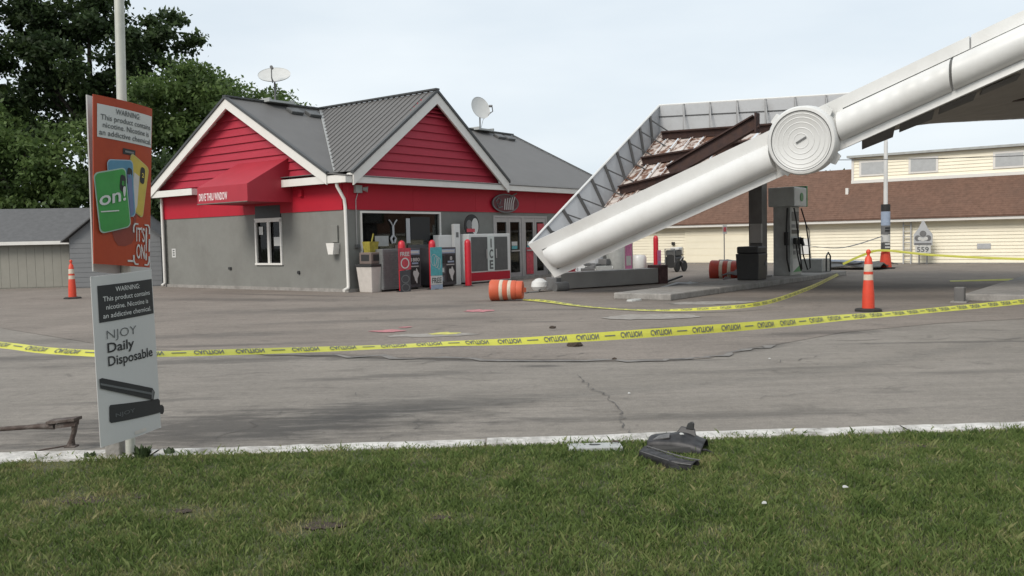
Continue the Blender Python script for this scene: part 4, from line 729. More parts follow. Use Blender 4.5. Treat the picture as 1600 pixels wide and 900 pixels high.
t = gthing('small_sign_post', 'small red and white sign on a thin grey post', 'sign', 17.2, -3.55); MB().cyl((0, 0, 0), (0, 0, 1.75), .022).build('post', m_grill, t); poster(t, -.2, .2, 1.45, 1.8, -.03, m_wprint, 'plate'); poster(t, -.14, .14, 1.53, 1.72, -.036, m_redp, 'printed_box')

# ================================================================== CREAM SIDED BUILDING BEHIND
RX = 23.2
bb = gthing('cream_building', 'long low cream sided building with brown shingle roof and dormer', 'building', RX, 0)
Y0, Y1 = 9, -46
core = box(bb, 'wall', m_siding, .03, 12, Y1, Y0, 0, 1.90)
nb = 13
for i in range(nb):                            # siding courses
    z = .06 + i * .14; MB().slab([(-.014, Y1, z), (-.014, Y0, z), (.012, Y0, z + .14), (.012, Y1, z + .14)], (.016, 0, 0)).build('siding_board', m_siding, core)
box(bb, 'plinth', m_conc, -.03, .03, Y1, Y0, 0, .06)
box(bb, 'fascia_board', m_trim, -.42, -.36, Y1, Y0, 1.80, 1.97); box(bb, 'soffit', m_trim, -.36, .03, Y1, Y0, 1.86, 1.90)
RS = .83; rt = 2.85
rf = MB().slab([(-.46, Y1, 1.97), (-.46, Y0, 1.97), (-.46 + rt, Y0, 1.97 + rt * RS), (-.46 + rt, Y1, 1.97 + rt * RS)], (.0, 0, -.05)).build('roof', m_shing, bb)
MB().slab([(-.46 + rt, Y1, 1.97 + rt * RS), (-.46 + rt, Y0, 1.97 + rt * RS), (8, Y0, 1.97 + rt * RS - .3), (8, Y1, 1.97 + rt * RS - .3)], (0, 0, -.06)).build('rear_roof', m_shroof, bb)
ncs = 26
for i in range(ncs):                           # shingle courses, slightly proud, uneven butts
    a = rt * i / ncs; rg = random.Random(i); mb = MB(); y = Y1
    x0 = -.47 + a; x1 = -.47 + a + rt / ncs; z0 = 1.97 + a * RS; dz = .012
    mb.slab([(x0, Y1, z0 + dz), (x0, Y0, z0 + dz), (x1, Y0, z0 + rt / ncs * RS + .003), (x1, Y1, z0 + rt / ncs * RS + .003)], (0, 0, -.006)); mb.build('shingle_course', m_shing, rf)
# dormer
DY0, DY1 = -6.45, -40; dx = 1.58; dz0 = 3.70
dm = box(bb, 'dormer', m_siding, dx, 6, DY1, DY0, dz0, 4.78)
for i in range(7): z = dz0 + .06 + i * .145; MB().slab([(dx - .03, DY1, z), (dx - .03, DY0, z), (dx - .006, DY0, z + .145), (dx - .006, DY1, z + .145)], (.02, 0, 0)).build('siding_board', m_siding, dm)
box(dm, 'dormer_sill', m_trim, dx - .08, dx + .02, DY1, DY0 + .05, dz0 - .08, dz0 + .06); box(dm, 'corner_trim', m_trim, dx - .06, dx + .1, DY0 - .06, DY0 + .04, dz0 + .06, 4.78); box(dm, 'dormer_roof', m_pump, dx - .25, 6.2, DY1, DY0 + .2, 4.78, 4.88)
for y in (-7.2, -9.3, -12.6, -15.0): 
    wn_ = box(dm, 'window', m_trim, dx - .05, dx - .031, y - .75, y + .45, dz0 + .22, 4.62); box(wn_, 'pane', mat('pale_window', (.42, .43, .43), .15, var=.08), dx - .056, dx - .051, y - .66, y + .36, dz0 + .30, 4.54)
box(rf, 'roof_vent_pipe', m_trim, .9, 1.05, -6.45, -6.33, 3.05, 3.40)
# wall details
dd = box(bb, 'garage_door', m_siding, -.04, -.016, -2.6, 1.2, .06, 1.72)
for i in range(5): box(dd, 'door_panel', m_siding, -.052, -.041, -2.56, 1.16, .10 + i * .325, .40 + i * .325)
box(bb, 'wall_notice', m_white, -.06, -.03, -5.05, -4.15, .45, 1.15); lad = MB().bar((-.12, -9.35, 0), (-.12, -9.35, 1.78), .05, .04).bar((-.12, -9.05, 0), (-.12, -9.05, 1.78), .05, .04)
for k in range(7): lad.bar((-.12, -9.35, .2 + k * .24), (-.12, -9.05, .2 + k * .24), .03, .03)
lad = lad.build('wall_ladder', m_fasin, bb); box(bb, 'meter_box', m_white, -.15, -.03, 1.3, 1.6, .5, .85, .01); MB().tube([(-.06, -4.9, 1.75), (-.06, -5.0, 1.55), (-.06, -5.02, .7), (-.06, -5.1, .1)], .022, 5).build('cable', m_grill, bb)
poster2 = box(bb, 'small_plate', m_fasin, -.035, -.02, -12.35, -11.85, .62, .84)
box(bb, 'wall_lamp', m_dark, -.12, -.02, 1.75, 1.9, .95, 1.1, .01)
# house-shaped number sign before the wall
t = gthing('number_sign', 'small house shaped sign with grey emblem and number 559', 'sign', 22.55, -9.95)
MB().bar((0, .15, 0), (0, .15, .8), .05, .05).bar((0, -.15, 0), (0, -.15, .8), .05, .05).build('post', m_grill, t)
MB().slab([(-.03, -.36, .80), (-.03, .36, .80), (-.03, .36, 1.25), (-.03, .18, 1.5), (-.03, .03, 1.82), (-.03, -.03, 1.82), (-.03, -.18, 1.5), (-.03, -.36, 1.25)], (.04, 0, 0)).build('emblem_plate', m_fasin, t)
box(t, 'number_plate', m_wprint, -.035, .0, -.30, .30, .48, .79); flat_text(t, '559', m_ink, (-.040, .0, .53), (0, -1, 0), (0, 0, 1), .46, .20, 'c', .02)
box(t, 'emblem_bar', m_grill, -.036, -.031, -.33, .33, .82, .90)
for y, z, r in ((-.2, 1.1, .12), (.2, 1.1, .12), (0, 1.28, .13), (0, 1.02, .07)): MB().cyl((-.045, y, z), (-.031, y, z), r, n=14).build('emblem_shape', m_grill if r > .1 else m_wprint, t)
for y, z, r in ((-.12, 1.08, .075), (.12, 1.08, .075)): MB().cyl((-.05, y, z), (-.046, y, z), r, n=14).build('emblem_shape', m_wprint, t)

# ================================================================== SHED ON THE LEFT
sh = thing('garden_shed', 'low shed with beige front and blue grey gable wall', 'shed', (-15.6, 31.4, 0), R(8))
wv = MB().box(-7, 0, .3, 4.5, 0, 1.62).build('front_wall', m_shed, sh)
for k in range(24): box(wv, 'wall_board', m_shed, -7 + k * .292, -7 + k * .292 + .284, .284, .3, .04, 1.60)
MB().slab([(-7.2, .0, 1.66), (.12, .0, 1.66), (.12, 2.6, 2.95), (-7.2, 2.6, 2.95)], (0, 0, -.06)).build('roof', m_shroof, sh); MB().slab([(-7.2, 2.6, 2.95), (.12, 2.6, 2.95), (.12, 5.2, 1.66), (-7.2, 5.2, 1.66)], (0, 0, -.06)).build('roof', m_shroof, sh)
box(sh, 'fascia_board', m_trim, -7.2, .14, -.05, -.005, 1.56, 1.68)
sh2 = MB().box(.02, 3.1, -.6, 4.8, 0, 1.75).add([(.02, -.6, 1.75), (3.1, -.6, 1.75), (1.56, -.6, 3.0), (.02, 4.8, 1.75), (3.1, 4.8, 1.75), (1.56, 4.8, 3.0)], [(0, 1, 2), (3, 5, 4)]).build('gable_wing', m_shedg, sh)
MB().slab([(-.2, -.8, 1.66), (-.2, 4.9, 1.66), (1.56, 4.9, 3.09), (1.56, -.8, 3.09)], (0, 0, -.05)).build('roof', m_shroof, sh); MB().slab([(3.3, -.8, 1.66), (3.3, 4.9, 1.66), (1.56, 4.9, 3.09), (1.56, -.8, 3.09)], (0, 0, -.05)).build('roof', m_shroof, sh)
for k in range(10): box(sh2, 'wall_board', m_shedg, .03, 3.09, -.616, -.602, .04 + k * .17, .20 + k * .17)

# ================================================================== TREES
def tree(loc, label, cl, leaf, n, m, seed, size, group='broadleaf trees behind the store', trunk_r=.35, name='broadleaf_tree'):
    """cl: list of crown lobes (dx, dy, z, rx, ry, rz)"""
    t = thing(name, label, 'tree' if trunk_r > .1 else 'shrub', loc, 0, group); rr = np.random.default_rng(seed); rp = random.Random(seed)
    top = max(c[2] for c in cl); mb = MB(); mb.tube([(0, 0, -.1), (.1, 0, top * .3), (-.05, .1, top * .6), (.1, 0, top * .95)], [trunk_r, trunk_r * .8, trunk_r * .5, trunk_r * .15], 10)
    for c in cl:
        z0 = min(top * .5, c[2] * .6); mb.tube([(0, 0, z0), (c[0] * .45, c[1] * .45, z0 + (c[2] - z0) * .6), (c[0] * .9, c[1] * .9, c[2])], [trunk_r * .4, trunk_r * .25, trunk_r * .08], 7)
    mb.build('trunk', m_bark, t, smooth=True)
    vol = np.array([c[3] * c[4] * c[5] for c in cl]) ** .67; vol = vol / vol.sum(); P = []; T = []
    for c, v in zip(cl, vol):
        k = max(6, int(110 * v * 2)); per = int(n * v / k)
        d = rr.normal(size=(k, 3)); d /= np.linalg.norm(d, axis=1)[:, None]; rad = rr.uniform(.35, 1.08, k) ** .6
        ctr = d * rad[:, None] * np.array(c[3:6]) + np.array(c[0:3])
        for q in range(k):
            cs = rr.uniform(.35, .75) * min(1.5, c[3]) * .55; pts = rr.normal(size=(per, 3)) * np.array([cs, cs, cs * .6]) * .75 + ctr[q]; P.append(pts)
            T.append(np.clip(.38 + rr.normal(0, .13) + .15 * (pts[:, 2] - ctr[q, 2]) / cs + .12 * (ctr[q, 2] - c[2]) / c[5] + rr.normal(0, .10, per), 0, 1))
    P = np.concatenate(P); T = np.concatenate(T); n = len(P); a = rr.normal(size=(n, 3)); a /= np.linalg.norm(a, axis=1)[:, None]; b = rr.normal(size=(n, 3)); b = np.cross(a, b); b /= np.linalg.norm(b, axis=1)[:, None]
    sz = (rr.uniform(.6, 1.3, n) * size)[:, None]; V = np.stack([P - a * sz, P + b * sz * .55, P + a * sz, P - b * sz * .55], 1)
    me = bpy.data.meshes.new('crown'); me.vertices.add(n * 4); me.vertices.foreach_set('co', V.ravel()); me.loops.add(n * 4); me.loops.foreach_set('vertex_index', np.arange(n * 4, dtype=np.int32)); me.polygons.add(n)
    me.polygons.foreach_set('loop_start', np.arange(0, n * 4, 4, dtype=np.int32)); me.polygons.foreach_set('loop_total', np.full(n, 4, dtype=np.int32)); me.update(); me.validate()
    at = me.attributes.new('tone', 'FLOAT', 'POINT'); at.data.foreach_set('value', np.repeat(T, 4)); me.materials.append(m); o = bpy.data.objects.new('crown', me); COL.objects.link(o); o.parent = t; return t
G = 'broadleaf trees behind the store'
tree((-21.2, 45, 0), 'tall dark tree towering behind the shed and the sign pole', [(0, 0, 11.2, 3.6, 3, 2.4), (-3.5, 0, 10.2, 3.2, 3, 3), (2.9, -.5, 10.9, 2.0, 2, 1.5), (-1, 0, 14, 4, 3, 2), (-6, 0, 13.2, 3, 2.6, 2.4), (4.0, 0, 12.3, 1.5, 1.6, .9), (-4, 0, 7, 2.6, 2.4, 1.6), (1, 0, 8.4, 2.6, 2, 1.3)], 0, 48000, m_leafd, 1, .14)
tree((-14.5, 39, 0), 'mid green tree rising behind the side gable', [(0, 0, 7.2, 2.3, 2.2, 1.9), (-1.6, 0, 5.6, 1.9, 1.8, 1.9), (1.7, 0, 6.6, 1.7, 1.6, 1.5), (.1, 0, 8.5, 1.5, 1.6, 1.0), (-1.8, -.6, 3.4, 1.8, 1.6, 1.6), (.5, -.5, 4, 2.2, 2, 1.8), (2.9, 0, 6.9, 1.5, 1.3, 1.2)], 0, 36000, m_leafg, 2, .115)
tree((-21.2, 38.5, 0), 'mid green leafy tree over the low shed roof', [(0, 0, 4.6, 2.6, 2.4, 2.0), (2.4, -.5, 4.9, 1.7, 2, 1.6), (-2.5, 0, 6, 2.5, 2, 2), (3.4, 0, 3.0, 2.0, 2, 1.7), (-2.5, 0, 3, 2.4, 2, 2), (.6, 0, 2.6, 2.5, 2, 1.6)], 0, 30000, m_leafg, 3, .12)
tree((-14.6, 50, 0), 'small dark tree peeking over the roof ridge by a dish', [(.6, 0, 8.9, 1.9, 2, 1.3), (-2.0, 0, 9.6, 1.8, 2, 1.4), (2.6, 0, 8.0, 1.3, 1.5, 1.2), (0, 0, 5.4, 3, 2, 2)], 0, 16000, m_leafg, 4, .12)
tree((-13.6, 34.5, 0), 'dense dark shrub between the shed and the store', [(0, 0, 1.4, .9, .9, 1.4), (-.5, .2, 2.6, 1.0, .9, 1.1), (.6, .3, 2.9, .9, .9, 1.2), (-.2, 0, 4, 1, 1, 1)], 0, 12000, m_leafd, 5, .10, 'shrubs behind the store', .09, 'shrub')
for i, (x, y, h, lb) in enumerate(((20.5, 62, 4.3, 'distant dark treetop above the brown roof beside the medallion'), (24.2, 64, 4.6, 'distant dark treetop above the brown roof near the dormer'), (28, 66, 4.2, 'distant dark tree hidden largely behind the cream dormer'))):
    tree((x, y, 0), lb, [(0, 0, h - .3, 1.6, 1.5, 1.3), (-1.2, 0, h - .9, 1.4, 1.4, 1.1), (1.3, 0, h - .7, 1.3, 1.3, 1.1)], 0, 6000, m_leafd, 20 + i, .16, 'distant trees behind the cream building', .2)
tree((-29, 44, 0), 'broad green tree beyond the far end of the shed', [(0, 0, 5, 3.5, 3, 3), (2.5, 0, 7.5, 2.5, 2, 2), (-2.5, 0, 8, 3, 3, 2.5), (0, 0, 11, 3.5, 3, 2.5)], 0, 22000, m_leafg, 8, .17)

# overhead wire
pw = [Vector((4.55, 33.6, 4.45)).lerp(Vector((40, 28.5, 5.6)), k / 20) - Vector((0, 0, 1.5 * (1 - (2 * k / 20 - 1) ** 2) * .62)) for k in range(21)]
tag(MB().tube(pw, .014, 5).build('utility_wire', m_wire), 'thin dark overhead wire sagging from the store roof past the dormer', 'wire')

# ================================================================== SIGN POLE AND SIGNS
PB = Vector((-2.545, 5.73, 0)); lean = Vector((.020, .0, 1))
t = thing('sign_pole', 'pale metal pole at the lawn edge carrying two advertising boards', 'pole', PB)
MB().cyl((0, 0, -.05), lean * 4.2, .031, .029, 18).build('shaft', m_pole, t, smooth=True); MB().box(-.155, -.055, -.03, .06, .0, .26).build('base_post', m_conc, t, bevel=.01); MB().lathe([(.06, 0), (.05, .02), (.035, .03)], 12).build('collar', m_pole, t)
def cam_pt(x, y, Y):                           # a picture direction at a given distance ahead (used to size the two boards)
    d = rv * ((x - 800) / FPX) - uv * ((y - 450) / FPX) + fw; return Vector((0, 0, CH)) + d * (Y / d.y)
class Board:
    def __init__(s, TL, TR, BR, BL, bulge):
        s.c = [TL, TR, BR, BL]; s.n = ((TR - TL).cross(BL - TL)).normalized(); s.n = s.n if s.n.y < 0 else -s.n; s.bulge = bulge
    def __call__(s, u, v, off=0):               # v measured downwards
        TL, TR, BR, BL = s.c; p = TL.lerp(TR, u).lerp(BL.lerp(BR, u), v) if 0 <= u <= 1 else (TL + (TR - TL) * u).lerp(BL + (BR - BL) * u, v)
        return p + s.n * (s.bulge * (4 * u * (1 - u)) * (.6 + .8 * abs(v - .5)) + off)
def board(name, label, bd_, m):
    t = thing(name, label, 'sign', bd_(.5, 1)); inv = Matrix.Translation(-Vector(bd_(.5, 1)))
    def bld(mb, nm, mm): return mb.xf(inv).build(nm, mm, t, fix=False)
    n = 14; front = MB().grid([[bd_(i / n, k / n, 0) for i in range(n + 1)] for k in range(n + 1)]); o = bld(front, 'panel', m); sd = o.modifiers.new('thickness', 'SOLIDIFY'); sd.thickness = .008; sd.offset = 0
    return t, bld
def patch(bd_, u0, u1, v0, v1, off, n=10): return MB().grid([[bd_(u0 + (u1 - u0) * i / n, v0 + (v1 - v0) * k / n, off) for i in range(n + 1)] for k in range(n + 1)])
def upoly(bd_, pts, off):                      # polygon cut into small pieces so that it follows the board's curve
    bm = bmesh.new(); bm.faces.new([bm.verts.new((u, v, 0)) for u, v in pts])
    for ax in (0, 1):
        for k in range(1, 20):
            nrm = Vector((1, 0, 0)) if ax == 0 else Vector((0, 1, 0)); bmesh.ops.bisect_plane(bm, geom=bm.verts[:] + bm.edges[:] + bm.faces[:], plane_co=nrm * (k / 20), plane_no=nrm)
    bm.verts.index_update(); mb = MB().add([bd_(v.co.x, v.co.y, off) for v in bm.verts], [tuple(v.index for v in f.verts) for f in bm.faces]); bm.free(); return mb
def rrect(c, ex, ey, r, n=5):                  # rounded rectangle in board coordinates (aspect-corrected axes)
    pts = []
    for sx, sy, a0 in ((1, 1, 0), (-1, 1, 90), (-1, -1, 180), (1, -1, 270)):
        for k in range(n + 1):
            a = R(a0 + 90 * k / n); x = sx * (1 - r) + r * math.cos(a); y = sy * (1 - r * .6) + r * .6 * math.sin(a); pts.append((c[0] + ex[0] * x + ey[0] * y, c[1] + ex[1] * x + ey[1] * y))
    return pts
o1 = Board(cam_pt(145, 147, 5.33), cam_pt(237, 170, 5.74), cam_pt(233, 418, 5.74), cam_pt(146, 412, 5.33), .03)
t, bl = board('orange_board', 'orange nicotine advert board with green, blue and yellow tins', o1, m_osign)
tm = lambda off: (lambda u, v: o1(u, -v, off))
bl(patch(o1, .045, .985, .05, .245, .007), 'warning_panel', m_wprint)
for s_, v, wd in (('WARNING:', .092, .42), ('This product contains', .138, .86), ('nicotine. Nicotine is', .183, .80), ('an addictive chemical.', .229, .90)): bl(text_on(tm(.010), s_, .52, -v, wd, .031, 'c', .008), 'lettering', m_ink)
bl(patch(o1, .44, .66, .285, .32, .007, 4), 'sticker', m_black); bl(patch(o1, .47, .63, .297, .309, .010, 3), 'sticker_line', m_grill)
bl(upoly(o1, [(.25, .78), (.62, .74), (.72, .60), (.66, .82), (.60, .86), (.48, .88), (.36, .88), (.30, .85)], .006), 'tin_shadow', m_oedge)
def tin(c, ex, ey, m, off, num, nc, scale=1.0):
    g_ = upoly(o1, rrect(c, (ex[0] * 1.07, ex[1] * 1.07), (ey[0] * 1.04, ey[1] * 1.04), .28), off); bl(g_, 'tin_rim', mat('tin_rim_' + m.name, (.30, .42, .34) if m is m_green else (.25, .36, .44) if m is m_blue else (.42, .36, .14), .4)); bl(upoly(o1, rrect(c, ex, ey, .28), off + .002), 'tin', m)
    bl(upoly(o1, rrect((c[0] + nc[0], c[1] + nc[1]), (.045, .005), (-.008, .05), .7), off + .004), 'strength_mark', m_black); mb = text_on(tm(off + .007), num, c[0] + nc[0], -(c[1] + nc[1] + .012), .045, .026, 'c', .03); bl(mb, 'lettering', m)
tin((.70, .50), (.17, .035), (-.06, .155), m_yellow, .008, '2', (.10, -.07)); bl(upoly(o1, [(.64, .42), (.74, .44), (.70, .62), (.62, .70), (.58, .60)], .0125), 'tin_side', m_bin)
tin((.42, .53), (.20, -.01), (.03, .165), m_blue, .014, '4', (.12, -.08)); bl(upoly(o1, [(.50, .44), (.58, .44), (.62, .66), (.56, .70)], .0185), 'tin_side', mat('steel_blue_print', (.12, .15, .27), .4))
tin((.265, .61), (.235, -.030), (.045, .172), m_green, .020, '8', (.15, -.11))
mb = text_on(lambda u, v: o1(.04 + u, .655 - .055 * u / .4 - v, .0285), 'on!', .0, .0, .42, .082, 'l', .015); bl(mb, 'lettering', m_wprint); bl(upoly(o1, [(.06, .685), (.34, .665), (.34, .672), (.06, .692)], .0285), 'underline', m_wprint)
for s_, u_, v_, w_, h_, b_o in (("IT'S", .68, .842, .175, .085, .01), ('ON', .68, .948, .175, .088, .01), ('!', .872, .948, .035, .19, .03)): bl(text_on(tm(.012), s_, u_, -v_, w_, h_, 'l', b_o), 'lettering', m_wprint)
for pts in ([(.63, .79), (.63, .755), (.66, .735), (.72, .735)], [(.86, .735), (.935, .735), (.965, .755), (.965, .79)], [(.63, .93), (.63, .965), (.66, .985), (.72, .985)], [(.86, .985), (.935, .985), (.965, .965), (.965, .93)], [(.965, .82), (.965, .90)]):
    fr_ = MB()
    for a, b in zip(pts, pts[1:]): fr_.bar(o1(*a, .010), o1(*b, .010), .009, .004, o1.n)
    bl(fr_, 'bracket_frame', m_wprint)
bl(patch(o1, .52, .64, .962, .974, .008, 3), 'barcode_strip', m_wprint)
# plain white board behind the orange one
o0 = Board(cam_pt(135, 148, 5.42), cam_pt(215, 165, 6.0), cam_pt(236, 432, 6.0), cam_pt(145, 424, 5.42), -.03)
board('blank_board', 'blank white board fixed behind the orange nicotine advert', o0, m_coro)
o2 = Board(cam_pt(141, 433, 5.34), cam_pt(236, 422, 5.72), cam_pt(251, 667, 5.72), cam_pt(157, 699, 5.34), .03)
t, bl = board('white_board', 'white disposable vape advert board hanging low on the sign pole', o2, m_coro)
tm2 = lambda off: (lambda u, v: o2(u, -v, off))
bl(patch(o2, .075, .985, .055, .272, .007), 'warning_panel', m_black)
for s_, v, wd in (('WARNING:', .10, .40), ('This product contains', .150, .78), ('nicotine. Nicotine is', .200, .70), ('an addictive chemical.', .250, .80)): bl(text_on(tm2(.010), s_, .53, -v, wd, .028, 'c', .006), 'lettering', m_wprint)
bl(text_on(tm2(.008), 'NJOY', .17, -.375, .47, .052, 'l', -.012), 'lettering', m_ink); bl(text_on(tm2(.008), 'Daily', .17, -.455, .42, .056, 'l', .015), 'lettering', m_black); bl(text_on(tm2(.008), 'Disposable', .17, -.535, .745, .056, 'l', .015), 'lettering', m_black)
bl(upoly(o2, [(.02, .600), (.06, .595), (.86, .735), (.90, .765), (.86, .815), (.80, .80), (.03, .655)], .012), 'printed_vape', m_black); bl(upoly(o2, [(.03, .622), (.84, .762), (.83, .774), (.03, .634)], .0145), 'printed_highlight', m_ink); bl(upoly(o2, [(.84, .745), (.88, .755), (.855, .80), (.82, .80)], .015), 'printed_tip', m_grill)
bl(upoly(o2, [(.14, .775), (.16, .765), (.97, .815), (1.0, .83), (1.0, .905), (.97, .905), (.15, .872), (.13, .86)], .008), 'printed_vape', m_black); bl(upoly(o2, [(1.0, .865), (1.05, .863), (1.085, .88), (1.085, .91), (1.05, .925), (1.0, .915)], .006).add([o2(u, v, -.004) for u, v in [(1.0, .865), (1.05, .863), (1.085, .88), (1.085, .91), (1.05, .925), (1.0, .915)]], [(5, 4, 3, 2, 1, 0)]), 'cut_out_tip', m_black)
mb = text_on(tm2(.011), 'NJOY', .22, -.845, .30, .022, 'l', .0); bl(mb, 'lettering', m_ink)
fr_ = MB(); 
for v in (.0, 1.0): fr_.bar(o2(.0, v, .005), o2(.999, v, .005), .006, .004, o2.n)
bl(fr_, 'board_edge', m_wprint); bl(patch(o2, .50, .70, .963, .985, .007, 3), 'label_strip', m_bin)

# ================================================================== CAUTION TAPE
def tape(name, label, pts, words=True, wtape=.076, step=.03, m=None, flip=True):
    """pts: (position, half angle) - ribbon whose width turns from upright (0) to flat (90)"""
    P = [Vector(p) for p, a in pts]; A = [a for p, a in pts]; q = []; 
    def cr_(a, b, c, d, t): return .5 * ((2 * b) + (c - a) * t + (2 * a - 5 * b + 4 * c - d) * t * t + (3 * b - a - 3 * c + d) * t ** 3)
    for i in range(len(P) - 1):
        i0 = max(0, i - 1); i3 = min(len(P) - 1, i + 2); L_ = (P[i + 1] - P[i]).length; k = max(2, int(L_ / step))
        for j in range(k): q.append((cr_(P[i0], P[i], P[i + 1], P[i3], j / k), cr_(A[i0], A[i], A[i + 1], A[i3], j / k)))
    q.append((P[-1], A[-1])); cum = [0]
    for a, b in zip(q, q[1:]): cum.append(cum[-1] + (b[0] - a[0]).length)
    def fr(sv, v, off=0):
        sv = max(0, min(cum[-1] - 1e-4, sv)); import bisect; i = min(len(q) - 2, bisect.bisect_right(cum, sv) - 1); f_ = (sv - cum[i]) / max(1e-6, cum[i + 1] - cum[i])
        p = q[i][0].lerp(q[i + 1][0], f_); an = q[i][1] + (q[i + 1][1] - q[i][1]) * f_; i0 = max(0, i - 2); i1 = min(len(q) - 1, i + 3); d = (q[i1][0] - q[i0][0]).normalized(); sd = d.cross(Vector((0, 0, 1))).normalized(); up = sd.cross(d).normalized()
        if sd.y > 0: sd = -sd
        wv_ = up * math.cos(R(an)) + sd * math.sin(R(an)) * -1; nn = sd * math.cos(R(an)) + up * math.sin(R(an)); return p + wv_ * v + nn * off
    t = thing(name, label, 'tape', tuple(P[0]), 0, 'yellow caution tape runs'); inv = Matrix.Translation(-P[0]); n = int(cum[-1] / step)
    rib = MB().grid([[fr(cum[-1] * i / n, -wtape / 2), fr(cum[-1] * i / n, 0, .003), fr(cum[-1] * i / n, wtape / 2)] for i in range(n + 1)]); rib.xf(inv).build('ribbon', m or m_tape, t, fix=False)
    if words:
        s_ = .04
        while s_ < cum[-1] - .75:
            for o_ in (0, .29): text_on(lambda u, v: fr(s_ + o_ + u, v - .023, .007), 'CAUTION', 0, 0, .205, .046, 'l', .02, flip).xf(inv).build('lettering', m_ink, t, fix=False)
            MB().grid([[fr(s_ + .55 + .011 * k, -.004, .007), fr(s_ + .55 + .011 * k, .005, .007)] for k in range(10)]).xf(inv).build('printed_bar', m_ink, t, fix=False); s_ += .70
    return t
tp_ = []
for x, y, wpx, Y in [(-60, 533, 8, 6.5), (20, 541, 7, 6.25), (67, 547, 7.5, 6.1), (145, 552, 8, 5.95), (205, 553, 8, 5.80), (260, 553, 7.5, 5.95), (400, 549, 8, 6.3), (520, 545, 6.5, 6.6), (620, 541, 4.5, 6.85), (700, 537, 6, 7.0), (780, 534.5, 9, 7.2), (860, 530.5, 11, 7.35), (950, 525, 12.8, 7.5), (1050, 518, 13.2, 7.7), (1150, 511, 13, 7.9), (1250, 502.5, 11, 8.3), (1320, 496, 8.5, 8.7), (1400, 490, 6.5, 9.2), (1460, 484.5, 6.5, 9.7), (1529, 478, 7, 10.3), (1660, 465, 7, 11.4)]:
    full = .076 * FPX / Y; tp_.append((cam_pt(x, y, Y), math.degrees(math.acos(min(1, wpx / full)))))
tape('caution_tape', 'long yellow caution tape strung across the lot past the sign pole', tp_)
tp2 = [((B(-.85, -6.75, .03)), 75), (B(-1.25, -7.6, .05), 60), (B(-2.0, -9.2, .03), 80), (B(-2.3, -10.6, .03), 78), (B(-2.15, -11.7, .07), 50), (B(-1.1, -12.45, .12), 20), (B(2.0, -12.2, .20), 10), (B(7, -11.1, .18), 15), (B(13.0, -9.5, .04), 40)]
tape('caution_tape', 'slack yellow tape trailing on the forecourt from the orange drum', [(tuple(p), a) for p, a in tp2], True, step=.05)
tp3 = [((12.4, 32.8, .22), 20), ((13.2, 32.85, .55), 20), ((13.92, 32.8, .70), 10), ((15.5, 31.9, .50), 10), ((18, 30.5, .34), 10), ((22, 28.4, .25), 10)]
tape('caution_tape', 'yellow tape tied round the poster wrapped pole', tp3, False, .085, .08)
tape('barrier_tape', 'thin grey tape stretched from the fuel pump to the wrapped pole', [(tuple(B(9.9, -9.3, 1.05)), 60), ((11.4, 30.2, .88), 60), ((13.9, 32.9, 1.22), 60)], False, .05, .08, m_grill)
tape('caution_tape', 'scrap of yellow tape lying on the asphalt beyond the lone cone', [(tuple(B(9.2, -13.6, .03)), 70), (tuple(B(9.9, -14.9, .05)), 60), (tuple(B(11, -16.0, .03)), 70)], False, .085, .06)

# ================================================================== FOREGROUND ODDMENTS
t = thing('iron_bracket', 'rusty iron bracket with one bent leg standing on the kerb', 'bracket', (-3.05, 5.98, .034))
MB().tube([(-1.2, .0, .10), (-.28, .0, .145), (-.12, 0, .15)], [.014, .016, .026], 10).build('rod', m_iron, t, smooth=True); MB().slab([(-.16, -.04, .165), (.04, -.045, .185), (.05, .05, .185), (-.15, .05, .168)], (0, 0, .022)).build('plate', m_iron, t, bevel=.004)
MB().slab([(-.10, -.028, .165), (.04, -.028, .183), (.035, -.028, .15), (-.10, -.028, .135)], (0, .055, 0)).build('web', m_iron, t); MB().tube([(.02, 0, .17), (.015, 0, .11), (-.002, 0, .06), (-.012, 0, .01)], [.024, .018, .017, .03], 10).build('leg', m_iron, t, smooth=True); MB().slab([(-.05, -.03, 0), (.03, -.03, 0), (.03, .03, 0), (-.05, .03, 0)], (0, 0, .012)).build('foot', m_iron, t, bevel=.003); MB().tube([(-.03, -.01, .012), (-.2, -.06, -.005), (-.3, -.09, -.02)], .006, 6).build('loose_rod', m_iron, t)
t = thing('utility_cover', 'pale concrete utility box cover set in the grass at the kerb', 'utility box', (.52, 5.68, 0), R(2))
cvr = MB().box(-.175, .175, -.075, .06, 0, .045).build('lid', mat('pale_cover', (.38, .39, .38), .8, var=.15, scale=12, dirt=(.24, .24, .23), dirt_amt=.5, dscale=8), t, bevel=.006); MB().lathe([(.001, .0455), (.036, .0455), (.040, .0475), (.001, .0476)], 18, sx=1, sy=.45).build('lifting_hole', m_dark, cvr); MB().tube([(.11, .02, .05), (.13, .03, .06), (.16, .03, .055), (.165, .04, .05)], .006, 6).build('wire_loop', m_iron, t)
def shell(name, m, t, rows, thick=.008):
    o = MB().grid(rows).build(name, m, t, smooth=True, fix=False); s_ = o.modifiers.new('subsurf', 'SUBSURF'); s_.levels = 1; s_.render_levels = 2; sd = o.modifiers.new('thickness', 'SOLIDIFY'); sd.thickness = thick; return o
t = thing('bumper_piece', 'curved black car bumper strip lying lowest on the grass', 'car debris', (.895, 5.225, .0), R(-62), 'broken black car body pieces on the grass')
rows = []                                       # long C-section strip, near end curling round
